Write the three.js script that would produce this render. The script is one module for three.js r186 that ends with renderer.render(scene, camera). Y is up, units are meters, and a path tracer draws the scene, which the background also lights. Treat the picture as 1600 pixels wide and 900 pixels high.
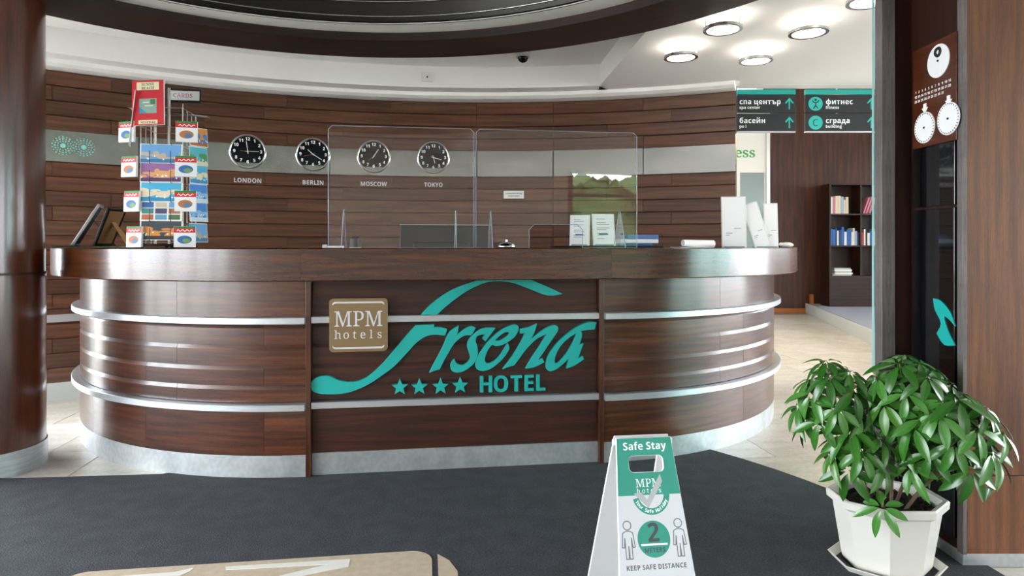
import * as THREE from 'three';
import { RoundedBoxGeometry } from 'three/addons/geometries/RoundedBoxGeometry.js';
import { TextGeometry } from 'three/addons/geometries/TextGeometry.js';
import { FontLoader } from 'three/addons/loaders/FontLoader.js';
import { mergeGeometries } from 'three/addons/utils/BufferGeometryUtils.js';
import { RectAreaLightUniformsLib } from 'three/addons/lights/RectAreaLightUniformsLib.js';
import { createNoise2D, createNoise3D } from 'simplex-noise';

// ---------------------------------------------------------------- camera, sky, exposure
const scene = new THREE.Scene();
RectAreaLightUniformsLib.init();
const renderer = new THREE.WebGLRenderer({ antialias: true });
renderer.toneMapping = THREE.LinearToneMapping;
renderer.toneMappingExposure = 1.25;
renderer.shadowMap.enabled = true;
const camera = new THREE.PerspectiveCamera(48.455, 16 / 9, 0.05, 100);
camera.position.set(0, 1.15, 0);
camera.lookAt(0, 1.15, -1);
camera.setViewOffset(1600, 900, 0, 66, 1600, 900);   // vertical lens shift, verticals stay upright
scene.background = new THREE.Color().setRGB(0.87, 0.935, 1.0);   // bright overcast sky
scene.backgroundIntensity = 15;
const font = await new FontLoader().loadAsync('fonts/droid/droid_sans_bold.typeface.json');
const serifBold = await new FontLoader().loadAsync('fonts/droid/droid_serif_bold.typeface.json');
const serif = await new FontLoader().loadAsync('fonts/droid/droid_serif_regular.typeface.json');

// ---------------------------------------------------------------- helpers
let seed = 7;
const rnd = () => { seed = (seed + 0x6d2b79f5) | 0; let t = Math.imul(seed ^ (seed >>> 15), 1 | seed); t = (t + Math.imul(t ^ (t >>> 7), 61 | t)) ^ t; return ((t ^ (t >>> 14)) >>> 0) / 4294967296; };
const between = (a, b) => a + (b - a) * rnd();
const n2 = createNoise2D(rnd), n3 = createNoise3D(rnd);
const R = (deg) => deg * Math.PI / 180;
const taken = new Map();
const numbered = (name) => { const k = taken.get(name) ?? 0; taken.set(name, k + 1); return k ? `${name}_${String(k).padStart(3, '0')}` : name; };
function shade(o) { o.traverse((c) => { if (c.isMesh) { c.castShadow = true; c.receiveShadow = true; } }); return o; }
function tag(o, label, category, group) { o.userData.label = label; o.userData.category = category; if (group) o.userData.group = group; return o; }
function thing(name, label, category, [x, y, z] = [0, 0, 0], turn = 0, group) {
  const o = new THREE.Group(); o.name = numbered(name); o.position.set(x, y, z); o.rotation.y = turn; scene.add(o);
  return tag(o, label, category, group);
}
function part(name, geo, mat, parent) { const m = new THREE.Mesh(geo, mat); m.name = name; m.castShadow = m.receiveShadow = true; parent.add(m); return m; }
function single(name, geo, mat, label, category, group) { return tag(part(numbered(name), geo, mat, scene), label, category, group); }
function structure(name, geo, mat) { const m = geo ? part(name, geo, mat, scene) : new THREE.Group(); m.name = name; if (!geo) scene.add(m); m.userData.kind = 'structure'; return m; }
const at = (geo, x, y, z) => geo.translate(x, y, z);
// texture coordinates in metres, taken from the face directions; grain runs along u, or upwards when "upright"
function metreUV(geo, upright = false) {
  const g = geo.index ? geo.toNonIndexed() : geo, p = g.attributes.position, uv = new Float32Array(p.count * 2), a = new THREE.Vector3(), b = new THREE.Vector3(), c = new THREE.Vector3();
  for (let i = 0; i < p.count; i += 3) {
    a.fromBufferAttribute(p, i); b.fromBufferAttribute(p, i + 1); c.fromBufferAttribute(p, i + 2);
    const n = b.clone().sub(a).cross(c.clone().sub(a)), ax = Math.abs(n.x), ay = Math.abs(n.y), az = Math.abs(n.z);
    [a, b, c].forEach((v, k) => {
      let u = ay >= ax && ay >= az ? v.x : ax > az ? v.z : v.x, w = ay >= ax && ay >= az ? v.z : v.y;
      if (upright) [u, w] = [w, u];
      uv[(i + k) * 2] = u; uv[(i + k) * 2 + 1] = w;
    });
  }
  g.setAttribute('uv', new THREE.BufferAttribute(uv, 2));
  return g;
}
const box = (w, h, d, r = 0.004, upright = false) => metreUV(new RoundedBoxGeometry(w, h, d, 2, Math.min(r, w / 2.01, h / 2.01, d / 2.01)), upright);
const boxAt = (x, y, z, w, h, d, r, upright) => at(box(w, h, d, r, upright), x, y, z);
// a profile [(r, y)...] carried along frames {o: [x, z], d: [dx, dz], s}
function sweep(profile, frames, closedEnds = true) {
  const pos = [], nor = [], uv = [], n = profile.length;
  let area = 0; for (let i = 0; i < n; i++) { const [a, b] = profile[i], [c, d] = profile[(i + 1) % n]; area += a * d - c * b; }
  const prof = area < 0 ? [...profile].reverse() : profile;
  const P = (f, [r, y]) => [f.o[0] + r * f.d[0], y, f.o[1] + r * f.d[1]];
  const tri = (A, B, C, nA, nB, nC, ua, ub, uc) => {
    const ab = [B[0] - A[0], B[1] - A[1], B[2] - A[2]], ac = [C[0] - A[0], C[1] - A[1], C[2] - A[2]];
    const g = [ab[1] * ac[2] - ab[2] * ac[1], ab[2] * ac[0] - ab[0] * ac[2], ab[0] * ac[1] - ab[1] * ac[0]];
    const flip = g[0] * nA[0] + g[1] * nA[1] + g[2] * nA[2] < 0;
    const list = flip ? [[A, nA, ua], [C, nC, uc], [B, nB, ub]] : [[A, nA, ua], [B, nB, ub], [C, nC, uc]];
    for (const [p, m, t] of list) { pos.push(...p); nor.push(...m); uv.push(...t); }
  };
  let run = 0;
  for (let i = 0; i < n; i++) {
    const p = prof[i], q = prof[(i + 1) % n], dr = q[0] - p[0], dy = q[1] - p[1], len = Math.hypot(dr, dy);
    const normal = (f) => [f.d[0] * dy / len, -dr / len, f.d[1] * dy / len];
    for (let j = 0; j + 1 < frames.length; j++) {
      const f = frames[j], g = frames[j + 1], A = P(f, p), B = P(g, p), C = P(g, q), D = P(f, q), nf = normal(f), ng = normal(g);
      tri(A, B, C, nf, ng, ng, [f.s, run], [g.s, run], [g.s, run + len]);
      tri(A, C, D, nf, ng, nf, [f.s, run], [g.s, run + len], [f.s, run + len]);
    }
    run += len;
  }
  if (closedEnds) {
    const faces = THREE.ShapeUtils.triangulateShape(prof.map(([r, y]) => new THREE.Vector2(r, y)), []);
    for (const [f, other] of [[frames[0], frames[1]], [frames[frames.length - 1], frames[frames.length - 2]]]) {
      const a = P(f, prof[0]), b = P(other, prof[0]), m = [a[0] - b[0], 0, a[2] - b[2]], l = Math.hypot(...m), nn = m.map((v) => v / l);
      for (const [i, j, k] of faces) tri(P(f, prof[i]), P(f, prof[j]), P(f, prof[k]), nn, nn, nn, prof[i], prof[j], prof[k]);
    }
  }
  const geo = new THREE.BufferGeometry();
  geo.setAttribute('position', new THREE.Float32BufferAttribute(pos, 3));
  geo.setAttribute('normal', new THREE.Float32BufferAttribute(nor, 3));
  geo.setAttribute('uv', new THREE.Float32BufferAttribute(uv, 2));
  return geo;
}
const arc = (cx, cz, a0, a1, radius, n = Math.max(2, Math.ceil(Math.abs(a1 - a0) / 2.5))) => Array.from({ length: n + 1 }, (_, i) => { const a = R(a0 + (a1 - a0) * i / n); return { o: [cx, cz], d: [Math.sin(a), Math.cos(a)], s: a * radius }; });
const line = (x0, x1) => [{ o: [x0, 0], d: [0, 1], s: x0 }, { o: [x1, 0], d: [0, 1], s: x1 }];
const rect = (r0, r1, y0, y1) => [[r0, y0], [r1, y0], [r1, y1], [r0, y1]];
function flat(shape, y, depth) { const g = new THREE.ExtrudeGeometry(shape, { depth, bevelEnabled: false, curveSegments: 64 }); g.rotateX(-Math.PI / 2); g.translate(0, y, 0); return metreUV(g); }   // shape in (x, -z)
const poly = (pts) => new THREE.Shape(pts.map(([x, z]) => new THREE.Vector2(x, -z)));
function tube(points, radius, segments = 24, sides = 6) { return new THREE.TubeGeometry(new THREE.CatmullRomCurve3(points.map((p) => new THREE.Vector3(...p)), false, 'catmullrom', 0.1), segments, radius, sides); }
function rod(a, b, radius, sides = 6) { const A = new THREE.Vector3(...a), B = new THREE.Vector3(...b), g = new THREE.CylinderGeometry(radius, radius, A.distanceTo(B), sides); g.applyQuaternion(new THREE.Quaternion().setFromUnitVectors(new THREE.Vector3(0, 1, 0), B.clone().sub(A).normalize())); const m = A.add(B).multiplyScalar(0.5); return g.translate(m.x, m.y, m.z); }
const join = (list) => mergeGeometries(list.map((g) => { const k = g.index ? g.toNonIndexed() : g; for (const name of Object.keys(k.attributes)) if (!['position', 'normal', 'uv'].includes(name)) k.deleteAttribute(name); return k; }));
function words(text, size, depth, f = font) { const g = new TextGeometry(text, { font: f, size, depth, curveSegments: 5, bevelEnabled: false }); g.computeBoundingBox(); g.translate(-(g.boundingBox.min.x + g.boundingBox.max.x) / 2, 0, 0); return g; }
function roundedShape(w, h, r) { const s = new THREE.Shape(), x = -w / 2, y = -h / 2; s.moveTo(x + r, y); s.lineTo(x + w - r, y); s.absarc(x + w - r, y + r, r, -Math.PI / 2, 0); s.lineTo(x + w, y + h - r); s.absarc(x + w - r, y + h - r, r, 0, Math.PI / 2); s.lineTo(x + r, y + h); s.absarc(x + r, y + h - r, r, Math.PI / 2, Math.PI); s.lineTo(x, y + r); s.absarc(x + r, y + r, r, Math.PI, 1.5 * Math.PI); return s; }
// an outline of [x, y] points; a third entry marks a corner, the rest is smooth
function outline(pts) {
  const start = Math.max(0, pts.findIndex((p) => p[2])), ring = [...pts.slice(start), ...pts.slice(0, start)], closedSmooth = !pts.some((p) => p[2]);
  if (closedSmooth) return new THREE.CatmullRomCurve3(ring.map(([x, y]) => new THREE.Vector3(x, y, 0)), true).getPoints(ring.length * 3).slice(0, -1).map((v) => new THREE.Vector2(v.x, v.y));
  ring.push(ring[0]);
  const out = []; let run = [ring[0]];
  for (let i = 1; i < ring.length; i++) {
    run.push(ring[i]);
    if (ring[i][2]) {
      const c = run.length > 2 ? new THREE.CatmullRomCurve3(run.map(([x, y]) => new THREE.Vector3(x, y, 0))).getPoints((run.length - 1) * 3) : run.map(([x, y]) => ({ x, y }));
      for (const v of c.slice(0, -1)) out.push(new THREE.Vector2(v.x, v.y));
      run = [ring[i]];
    }
  }
  return out;
}

// ---------------------------------------------------------------- textures and materials
function texture(w, h, fn, { srgb = true, mirror = true } = {}) {
  const data = new Uint8Array(w * h * 4);
  for (let y = 0; y < h; y++) for (let x = 0; x < w; x++) { const c = fn(x / w, y / h), i = (y * w + x) * 4; data[i] = c[0]; data[i + 1] = c[1]; data[i + 2] = c[2]; data[i + 3] = 255; }
  const t = new THREE.DataTexture(data, w, h); t.magFilter = THREE.LinearFilter; t.minFilter = THREE.LinearMipmapLinearFilter; t.generateMipmaps = true;
  t.wrapS = t.wrapT = mirror ? THREE.MirroredRepeatWrapping : THREE.RepeatWrapping; if (srgb) t.colorSpace = THREE.SRGBColorSpace; t.needsUpdate = true; return t;
}
const mixc = (a, b, t) => a.map((v, i) => Math.max(0, Math.min(255, v + (b[i] - v) * t)));
function woodTexture(dark, light, k) {
  return texture(768, 512, (u, v) => {
    const warp = n2(u * 1.6 + k, v * 3) * 0.08, V = v + warp * 0.12;
    let g = 0.5 + 0.30 * n2(u * 1.8 + k * 3, V * 16) + 0.18 * n2(u * 5 + k, V * 70) + 0.12 * n2(u * 22, V * 240 + k);
    const pore = n2(u * 30 + k, V * 420); if (pore > 0.62) g -= 0.22;
    g += 0.10 * n2(u * 1.1 - k, V * 2.2);
    return mixc(dark, light, Math.max(0, Math.min(1, g)));
  });
}
const std = (o) => new THREE.MeshStandardMaterial(o), phys = (o) => new THREE.MeshPhysicalMaterial(o);
function repeated(t, sx, sy, ox = 0, oy = 0) { const c = t.clone(); c.repeat.set(sx, sy); c.offset.set(ox, oy); c.needsUpdate = true; return c; }
const counterWood = woodTexture([42, 19, 8], [112, 62, 30], 1), wallWood = woodTexture([58, 33, 20], [118, 76, 48], 5), pillarWood = woodTexture([76, 40, 18], [132, 80, 42], 9);
const lacquer = (t, sx, ox, tint = 0xffffff, rough = 0.3) => phys({ map: repeated(t, 0.8, 1.6, ox, ox * 2.3), color: tint, roughness: rough, clearcoat: 0.55, clearcoatRoughness: 0.14 });
const M = {
  board: [0, 1, 2, 3].map((k) => lacquer(counterWood, 1, k * 0.37, [0xffffff, 0xf0e2da, 0xe2d4cc, 0xfff2ea][k])),
  panel: [0, 1, 2].map((k) => phys({ map: repeated(counterWood, 0.7, 1.4, k * 0.41, k * 0.9), color: [0xb08a6c, 0xa8825e, 0xb8906c][k], roughness: 0.45, clearcoat: 0.12, clearcoatRoughness: 0.3 })),
  top: [0, 1, 2].map((k) => lacquer(counterWood, 1, k * 0.53 + 0.2, [0xfff4ee, 0xe4d0c4, 0xf4e6de][k], 0.26)),
  plank: [0, 1, 2, 3, 4].map((k) => phys({ map: repeated(wallWood, 0.6, 1.5, k * 0.31, k * 0.7), color: [0xffffff, 0xe6d8d2, 0xf4e4da, 0xd8cac6, 0xffeee2][k], roughness: 0.42, clearcoat: 0.25, clearcoatRoughness: 0.3 })),
  pillar: phys({ map: repeated(pillarWood, 0.7, 1.3), roughness: 0.42, clearcoat: 0.25, clearcoatRoughness: 0.3 }),
  column: phys({ map: repeated(pillarWood, 0.6, 1.0, 0.3, 0.2), color: 0xc8a49a, roughness: 0.3, clearcoat: 0.6, clearcoatRoughness: 0.16 }),
  ringWood: phys({ map: repeated(counterWood, 0.5, 1.0), color: 0x86665e, roughness: 0.45, clearcoat: 0.12, clearcoatRoughness: 0.3 }),
  darkWood: std({ map: repeated(counterWood, 0.7, 1.2, 0.1, 0.4), color: 0x9a8078, roughness: 0.45 }),
  greyWood: std({ map: repeated(woodTexture([82, 76, 76], [134, 126, 124], 13), 0.8, 1.3), color: 0xffffff, roughness: 0.5 }),
  backWood: std({ map: repeated(wallWood, 0.4, 0.8, 0.2, 0.6), color: 0xd0b4b0, roughness: 0.5 }),
  orangeWood: std({ color: 0xb4713a, roughness: 0.5 }),
  plaster: std({ color: 0xf2f1ee, roughness: 0.9 }),
  plinth: std({ color: 0xb9bcb8, roughness: 0.5 }),
  chrome: std({ color: 0xd8dadc, metalness: 1, roughness: 0.14 }),
  steelWire: std({ color: 0xa8a49c, metalness: 1, roughness: 0.3 }),
  blackGloss: phys({ color: 0x060607, roughness: 0.22, specularIntensity: 0.6 }),
  black: std({ color: 0x0c0c0e, roughness: 0.5 }),
  darkGlass: phys({ color: 0x0b0c0f, roughness: 0.08, clearcoat: 1, clearcoatRoughness: 0.03 }),
  teal: std({ color: 0x10a79e, roughness: 0.45 }),
  white: std({ color: 0xe6e6e4, roughness: 0.6 }),
  paper: std({ color: 0xf7f7f5, roughness: 0.8 }),
  gold: std({ color: 0x8c7452, roughness: 0.35, metalness: 0.35 }),
  letterSilver: std({ color: 0xdedfe2, roughness: 0.4, metalness: 0.3 }),
  ceramic: phys({ color: 0xdedbd3, roughness: 0.35, clearcoat: 0.4, clearcoatRoughness: 0.2 }),
  acrylic: phys({ color: 0xffffff, transmission: 1, thickness: 0, roughness: 0.0, ior: 1.47 }),
  acrylicEdge: std({ color: 0xb9c6d2, roughness: 0.25, transparent: true, opacity: 0.55 }),
  doorGlass: phys({ color: 0xdff2ee, transmission: 1, thickness: 0, roughness: 0.02, ior: 1.45 }),
  glassEdge: std({ color: 0x9fd0cc, roughness: 0.3 }),
  petiole: std({ color: 0x6f8a3c, roughness: 0.6 }),
  bark: std({ color: 0x6b5844, roughness: 0.85 }),
};
const scratch = texture(256, 256, (u, v) => { const g = 150 + 22 * n2(u * 3, v * 14) + 22 * n2(u * 9, v * 9); return [g, g, g]; }, { srgb: false });
M.alu = std({ color: 0xc6cacd, metalness: 0.75, roughness: 0.36 });
M.kick = std({ map: texture(256, 256, (u, v) => { const g = 184 + 9 * n2(u * 6, v * 6) + 7 * n2(u * 30, v * 24); return [g, g + 4, g + 5]; }), metalness: 0.7, roughness: 0.42 });
const wave = texture(256, 128, (u, v) => { const g = 128 + 70 * n2(u * 2.2, v * 1.6) + 30 * n2(u * 6 + 3, v * 3); return [g, g, g]; }, { srgb: false });
M.band = std({ color: 0xc9cccb, metalness: 1, roughness: 0.27, bumpMap: repeated(wave, 0.7, 1.6), bumpScale: 0.003 });
M.carpet = std({ map: repeated(texture(512, 512, (u, v) => { const g = 54 + 12 * n2(u * 160, v * 160) + 11 * n2(u * 60, v * 60) + 5 * n2(u * 5, v * 5); return [g, g + 2, g + 7]; }), 1.4, 1.4), roughness: 0.95, bumpMap: repeated(texture(256, 256, (u, v) => { const g = 128 + 90 * n2(u * 90, v * 90); return [g, g, g]; }, { srgb: false }), 2, 2), bumpScale: 0.003 });
M.carpetBeige = std({ map: repeated(texture(256, 256, (u, v) => { const g = 10 * n2(u * 120, v * 120) + 6 * n2(u * 12, v * 12); return [196 + g, 178 + g, 154 + g]; }), 2, 2), roughness: 0.95 });
M.carpetWhite = std({ color: 0xe6e2da, roughness: 0.95 });
const tileMap = texture(512, 512, (u, v) => { const g = 10 * n2(u * 3, v * 9) + 7 * n2(u * 30, v * 30) + 5 * n2(u * 90, v * 90); return [206 + g, 200 + g, 190 + g]; });
M.tile = [0, 1, 2].map((k) => std({ map: repeated(tileMap, 0.8, 0.8, k * 0.3, k * 0.6), color: [0xffffff, 0xf6f4f0, 0xfaf8f2][k], roughness: 0.38 }));
M.grout = std({ color: 0x9a948a, roughness: 0.9 });
M.platform = std({ color: 0x9498a4, roughness: 0.9 });
function print(w, h, draw, more = {}) {
  const c = document.createElement('canvas'); c.width = w; c.height = h; const g = c.getContext('2d'); draw(g, w, h);
  const t = new THREE.CanvasTexture(c); t.colorSpace = THREE.SRGBColorSpace; t.magFilter = THREE.LinearFilter;
  return std({ map: t, roughness: 0.55, ...more });
}

// ---------------------------------------------------------------- structure: floor, walls, ceilings
const U = [0.99087, -0.13494], COUNTER = [-0.268, -3.261], TURN = Math.atan2(0.13494, 0.99087);
const toWorld = (x, z) => [COUNTER[0] + x * U[0] + z * 0.13494, COUNTER[1] + x * U[1] + z * 0.99087];
structure('ground', boxAt(0, -0.2, 8, 60, 0.2, 60, 0.001), M.grout);
const floor = structure('floor');
part('floor_bed', boxAt(1.2, -0.055, -4, 13, 0.1, 16, 0.001), M.grout, floor);
const tileGeo = box(0.606, 0.02, 0.606, 0.002);
for (let i = -8; i < 12; i++) for (let j = -12; j < 6; j++) {
  const [x, z] = toWorld((i + 0.32) * 0.61 + (j % 2 ? 0.305 : 0), j * 0.61 - 0.3);
  const seen = (x > 0.7 && x < 6.5 && z > -10.9 && z < -1.6) || (x > -5 && x < -1.4 && z > -5.2 && z < -2.6);
  if (!seen || x > -z * 0.9 + 0.8) continue;
  const t = part('tile', tileGeo, M.tile[(i * 7 + j * 5 + 700) % 3], floor); t.position.set(x, -0.01 - 0.0004 * ((i + j + 40) % 3), z); t.rotation.y = TURN;
}
// entrance carpet: straight edge on the left, round on the right
const RING = [-0.745, -1.865];
const carpetPts = [[-4.9, 3.4], [-4.9, -3.13], [-2.46, -3.14], [-1.75, -3.2], [-1.2, -3.6], [0.5, -3.7]];
for (let a = 48; a >= 0; a -= 4) carpetPts.push([-0.78 + 2.5 * Math.cos(R(a)), -1.95 - 2.5 * Math.sin(R(a))]);
carpetPts.push([1.72, 3.4]);
const carpet = structure('floor_carpet', flat(poly(carpetPts), 0.0005, 0.009), M.carpet);
const inlay = thing('carpet_emblem', 'beige rounded square emblem with white strokes woven into the dark carpet', 'floor emblem', [-0.841, 0.0098, -1.709], TURN);
{
  const lay = (name, shape, mat, depth) => part(name, metreUV(new THREE.ExtrudeGeometry(shape, { depth, bevelEnabled: false }).rotateX(-Math.PI / 2)), mat, inlay);
  lay('beige_field', roundedShape(1.256, 1.22, 0.08), M.carpetBeige, 0.0015);
  for (const s of [-1, 1]) { const e = new THREE.Shape([[0.649, -0.52], [0.69, -0.55], [0.716, -0.48], [0.716, 0.44], [0.69, 0.52], [0.649, 0.575]].map(([x, y]) => new THREE.Vector2(s * x, y))); lay('beige_border', e, M.carpetBeige, 0.0015); }
  for (const pts of [[[-0.433, 0.56], [-0.263, 0.563], [-0.205, 0.587], [-0.213, 0.56], [-0.236, 0.537], [-0.433, 0.535]], [[-0.098, 0.579], [0.334, 0.576], [0.334, 0.52], [0.188, 0.478], [0.0, 0.3], [-0.06, 0.3], [0.109, 0.489], [0.26, 0.546], [-0.089, 0.555]], [[-0.433, 0.5], [-0.38, 0.5], [-0.3, 0.25], [-0.36, 0.25]]]) lay('white_stroke', new THREE.Shape(pts.map(([x, y]) => new THREE.Vector2(x, y))), M.carpetWhite, 0.003);
}

// curved plank wall behind the counter
const WC = [-0.21, -0.5], WR = 5.3;
const wallArc = (a0, a1, n) => arc(WC[0], WC[1], 180 - a0, 180 - a1, WR, n);   // degrees from straight ahead, to the right
const onWall = (a, r = WR) => [WC[0] + r * Math.sin(R(a)), WC[1] - r * Math.cos(R(a))];
const A0 = -44, A1 = 23.2, DOOR = [-1.2, 6.3];
const wallBack = structure('wall_back'), door = structure('door_1');
part('backing', sweep(rect(WR + 0.035, WR + 0.12, 0, 2.5), wallArc(A0, A1)), M.darkWood, wallBack);
part('plinth', sweep(rect(WR - 0.012, WR + 0.036, 0, 0.135), wallArc(A0, A1)), M.plinth, wallBack);
const plankGeo = new Map(), plankProfile = [[WR + 0.036, 0], [WR + 0.002, 0], [WR - 0.003, 0.003], [WR - 0.003, 0.1], [WR + 0.003, 0.1075], [WR + 0.036, 0.1075]];
function plank(a0, a1, y, k, parent) {
  const key = a0 + '/' + a1; if (!plankGeo.has(key)) plankGeo.set(key, sweep(plankProfile, wallArc(a0 + 0.02, a1 - 0.02)));
  part('plank', plankGeo.get(key), M.plank[k % 5], parent).position.y = y;
}
const rows = []; for (let i = 0; i < 15; i++) rows.push(0.135 + i * 0.1094); for (let i = 0; i < 4; i++) rows.push(2.008 + i * 0.1105);
const cuts = [[-44, -33, -19, -9.4, -1.2], [-44, -26, -14, -1.2], [-44, -37, -21, -9.4, -1.2]], cutsRight = [[6.3, 14.9, 23.2], [6.3, 17.5, 23.2], [6.3, 11.5, 23.2]];
rows.forEach((y, i) => {
  const c = cuts[i % 3], d = cutsRight[(i * 2) % 3];
  for (let k = 0; k + 1 < c.length; k++) plank(c[k], c[k + 1], y, i * 3 + k * 2, wallBack);
  for (let k = 0; k + 1 < d.length; k++) plank(d[k], d[k + 1], y, i * 2 + k * 3 + 1, wallBack);
  plank(DOOR[0], DOOR[1], y, i * 4 + 2, door);
});
for (const [a0, a1] of [[-44, -31], [-31, -15.2], [-15.2, -1.2], [6.3, 14.9], [14.9, 23.2]]) part('steel_band', sweep(rect(WR - 0.006, WR + 0.036, 1.776, 2.006), wallArc(a0 + 0.03, a1 - 0.03)), M.band, wallBack);
part('steel_band', sweep(rect(WR - 0.010, WR + 0.036, 1.776, 2.006), wallArc(DOOR[0] + 0.06, DOOR[1] - 0.06)), M.band, door);
part('steel_rail', sweep(rect(WR - 0.02, WR + 0.01, 0.585, 0.64), wallArc(A0, A1)), M.alu, wallBack);

// ceilings
const hole = (s, x, z, r) => { const h = new THREE.Path(); h.absarc(x, -z, r, 0, Math.PI * 2, true); s.holes.push(h); return s; };
structure('ceiling', flat(hole(poly([[-5.3, 3.9], [-5.3, -6.3], [2.0, -6.3], [2.0, -5.5], [7.3, -5.5], [7.3, 3.9]]), ...RING, 2.06), 2.68, 0.14), M.plaster);
const lower = [[0.74, -5.42]]; lower.push([0.86, -3.83]);
for (let a = 50; a >= -50; a -= 5) lower.push([RING[0] + 2.5 * Math.cos(R(a)), RING[1] - 2.5 * Math.sin(R(a))]);
lower.push([0.86, 3.8], [7.2, 3.8], [7.2, -5.5], [1.96, -5.5]);
for (let a = 23; a >= 10.5; a -= 2.5) lower.push(onWall(a, WR + 0.1));
structure('ceiling_lower', flat(poly(lower), 2.5, 0.18), M.plaster);
const soffit = structure('ceiling_soffit', sweep(rect(4.98, WR + 0.11, 2.5, 2.68), wallArc(A0, 11.8)), M.plaster);
structure('trim_1', sweep([[5.14, 2.5], [5.14, 2.47], [5.18, 2.452], [WR + 0.03, 2.452], [WR + 0.03, 2.5]], wallArc(A0, A1)), M.plaster);
const lathe = (pts, n = 96) => new THREE.LatheGeometry(pts.map(([x, y]) => new THREE.Vector2(x, y)), n);
const ringBeam = thing('ceiling_ring', 'large dark wooden ring beam hanging from the white ceiling', 'ceiling ring', [RING[0], 0, RING[1]]);
part('ring_beam', sweep([[2.16, 2.44], [2.53, 2.44], [2.53, 2.66], [2.16, 2.66]], arc(0, 0, 0, 360, 2.35, 120), false), M.ringWood, ringBeam);
part('white_infill', sweep(rect(2.0, 2.165, 2.49, 2.53), arc(0, 0, 0, 360, 2, 120), false), M.plaster, ringBeam);
part('black_dome', lathe([[2.03, 2.5], [2.01, 2.488], [1.99, 2.5], [1.985, 2.56], [1.965, 2.58], [1.96, 2.64], [1.93, 2.67], [1.75, 2.8], [1.2, 2.9], [0.01, 2.95]]), M.blackGloss, ringBeam);
for (const [r, y] of [[1.985, 2.53], [1.96, 2.61]]) part('chrome_band', at(new THREE.TorusGeometry(r, 0.005, 8, 120).rotateX(Math.PI / 2), 0, y, 0), M.chrome, ringBeam);

// shell outside the picture: window front behind the lens, side windows, back room
function facade(name, length, place, sill = 0.1) {   // openings between posts, sill and head; local x along the wall
  const g = structure(name); place(g);
  part('sill_wall', boxAt(0, sill / 2, 0, length, sill, 0.2, 0.004), M.plaster, g);
  part('head_wall', boxAt(0, 2.59, 0, length, 0.3, 0.2, 0.004), M.plaster, g);
  const n = Math.round(length / 1.5);
  for (let i = 0; i <= n; i++) part('mullion', boxAt(-length / 2 + 0.05 + i * (length - 0.1) / n, (sill + 2.44) / 2, 0, 0.1, 2.44 - sill, 0.14, 0.004), M.darkWood, g);
  part('transom', boxAt(0, 2.05, 0, length, 0.06, 0.08, 0.004), M.darkWood, g);
  return g;
}
facade('wall_front', 3.0, (g) => g.position.set(4.5, 0, 3.75), 0.95);
structure('wall_front_corner', boxAt(6.6, 1.34, 3.75, 1.2, 2.68, 0.2, 0.004), M.plaster);
structure('wall_entrance', boxAt(-1.05, 1.34, 3.75, 8.1, 2.68, 0.2, 0.004), std({ color: 0xd9d0c4, roughness: 0.9 }));
facade('wall_back_left', 2.6, (g) => g.position.set(-3.9, 0, -6.2));
facade('wall_left', 9.9, (g) => { g.position.set(-5.1, 0, -1.25); g.rotation.y = Math.PI / 2; });
structure('wall_right_solid', boxAt(7.15, 1.34, 2.6, 0.2, 2.68, 2.5, 0.004), M.plaster);
facade('wall_right', 6.8, (g) => { g.position.set(7.15, 0, -2.05); g.rotation.y = Math.PI / 2; });
structure('wall_far', boxAt(6.2, 2, -11.0, 8.0, 4, 0.1, 0.004, true), M.backWood);
structure('wall_hall', sweep(rect(-0.1, 0, 0, 4), [{ o: [1.93, -5.56], d: [0.95, 0.31], s: 0 }, { o: [3.12, -9.25], d: [0.95, 0.31], s: 3.9 }]), M.plaster);
structure('wall_hall_back', boxAt(2.6, 2, -9.3, 1.3, 4, 0.1, 0.004), M.plaster);
structure('wall_hall_left', boxAt(3.6, 2, -10.15, 0.1, 4, 1.7, 0.004), M.plaster);
const hallRight = structure('wall_hall_right'); part('lower_wall', boxAt(10.2, 0.7, -8.3, 0.1, 1.4, 5.6, 0.004), M.plaster, hallRight); part('upper_wall', boxAt(10.2, 3.2, -8.3, 0.1, 1.7, 5.6, 0.004), M.plaster, hallRight);
structure('wall_hall_front', boxAt(8.7, 2, -5.5, 3, 4, 0.1, 0.004), M.plaster);
structure('wall_bulkhead', boxAt(4.6, 3.3, -5.47, 5.3, 1.26, 0.06, 0.004), M.plaster);
structure('ceiling_hall', boxAt(6.2, 4.05, -8.2, 8.2, 0.1, 5.7, 0.004), M.plaster);
// raised platform with a pale riser
const platform = structure('floor_platform', flat(poly([[5.08, -10.94], [4.22, -7.37], [3.75, -5.3], [10.1, -5.3], [10.1, -10.94]]), 0, 0.16), M.platform);
structure('trim_2', sweep(rect(0, 0.03, 0, 0.168), [{ o: [5.04, -10.94], d: [-0.9723, 0.2337], s: 0 }, { o: [4.19, -7.38], d: [-0.9723, 0.2337], s: 3.6 }, { o: [3.72, -5.3], d: [-0.9723, 0.2337], s: 5.8 }]), M.plinth);
structure('baseboard_far', boxAt(4.66, 0.04, -10.93, 0.82, 0.08, 0.04, 0.003), M.orangeWood);
structure('trim_3', boxAt(5.11, 0.2, -10.92, 0.05, 0.24, 0.06, 0.003), M.orangeWood);

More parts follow.
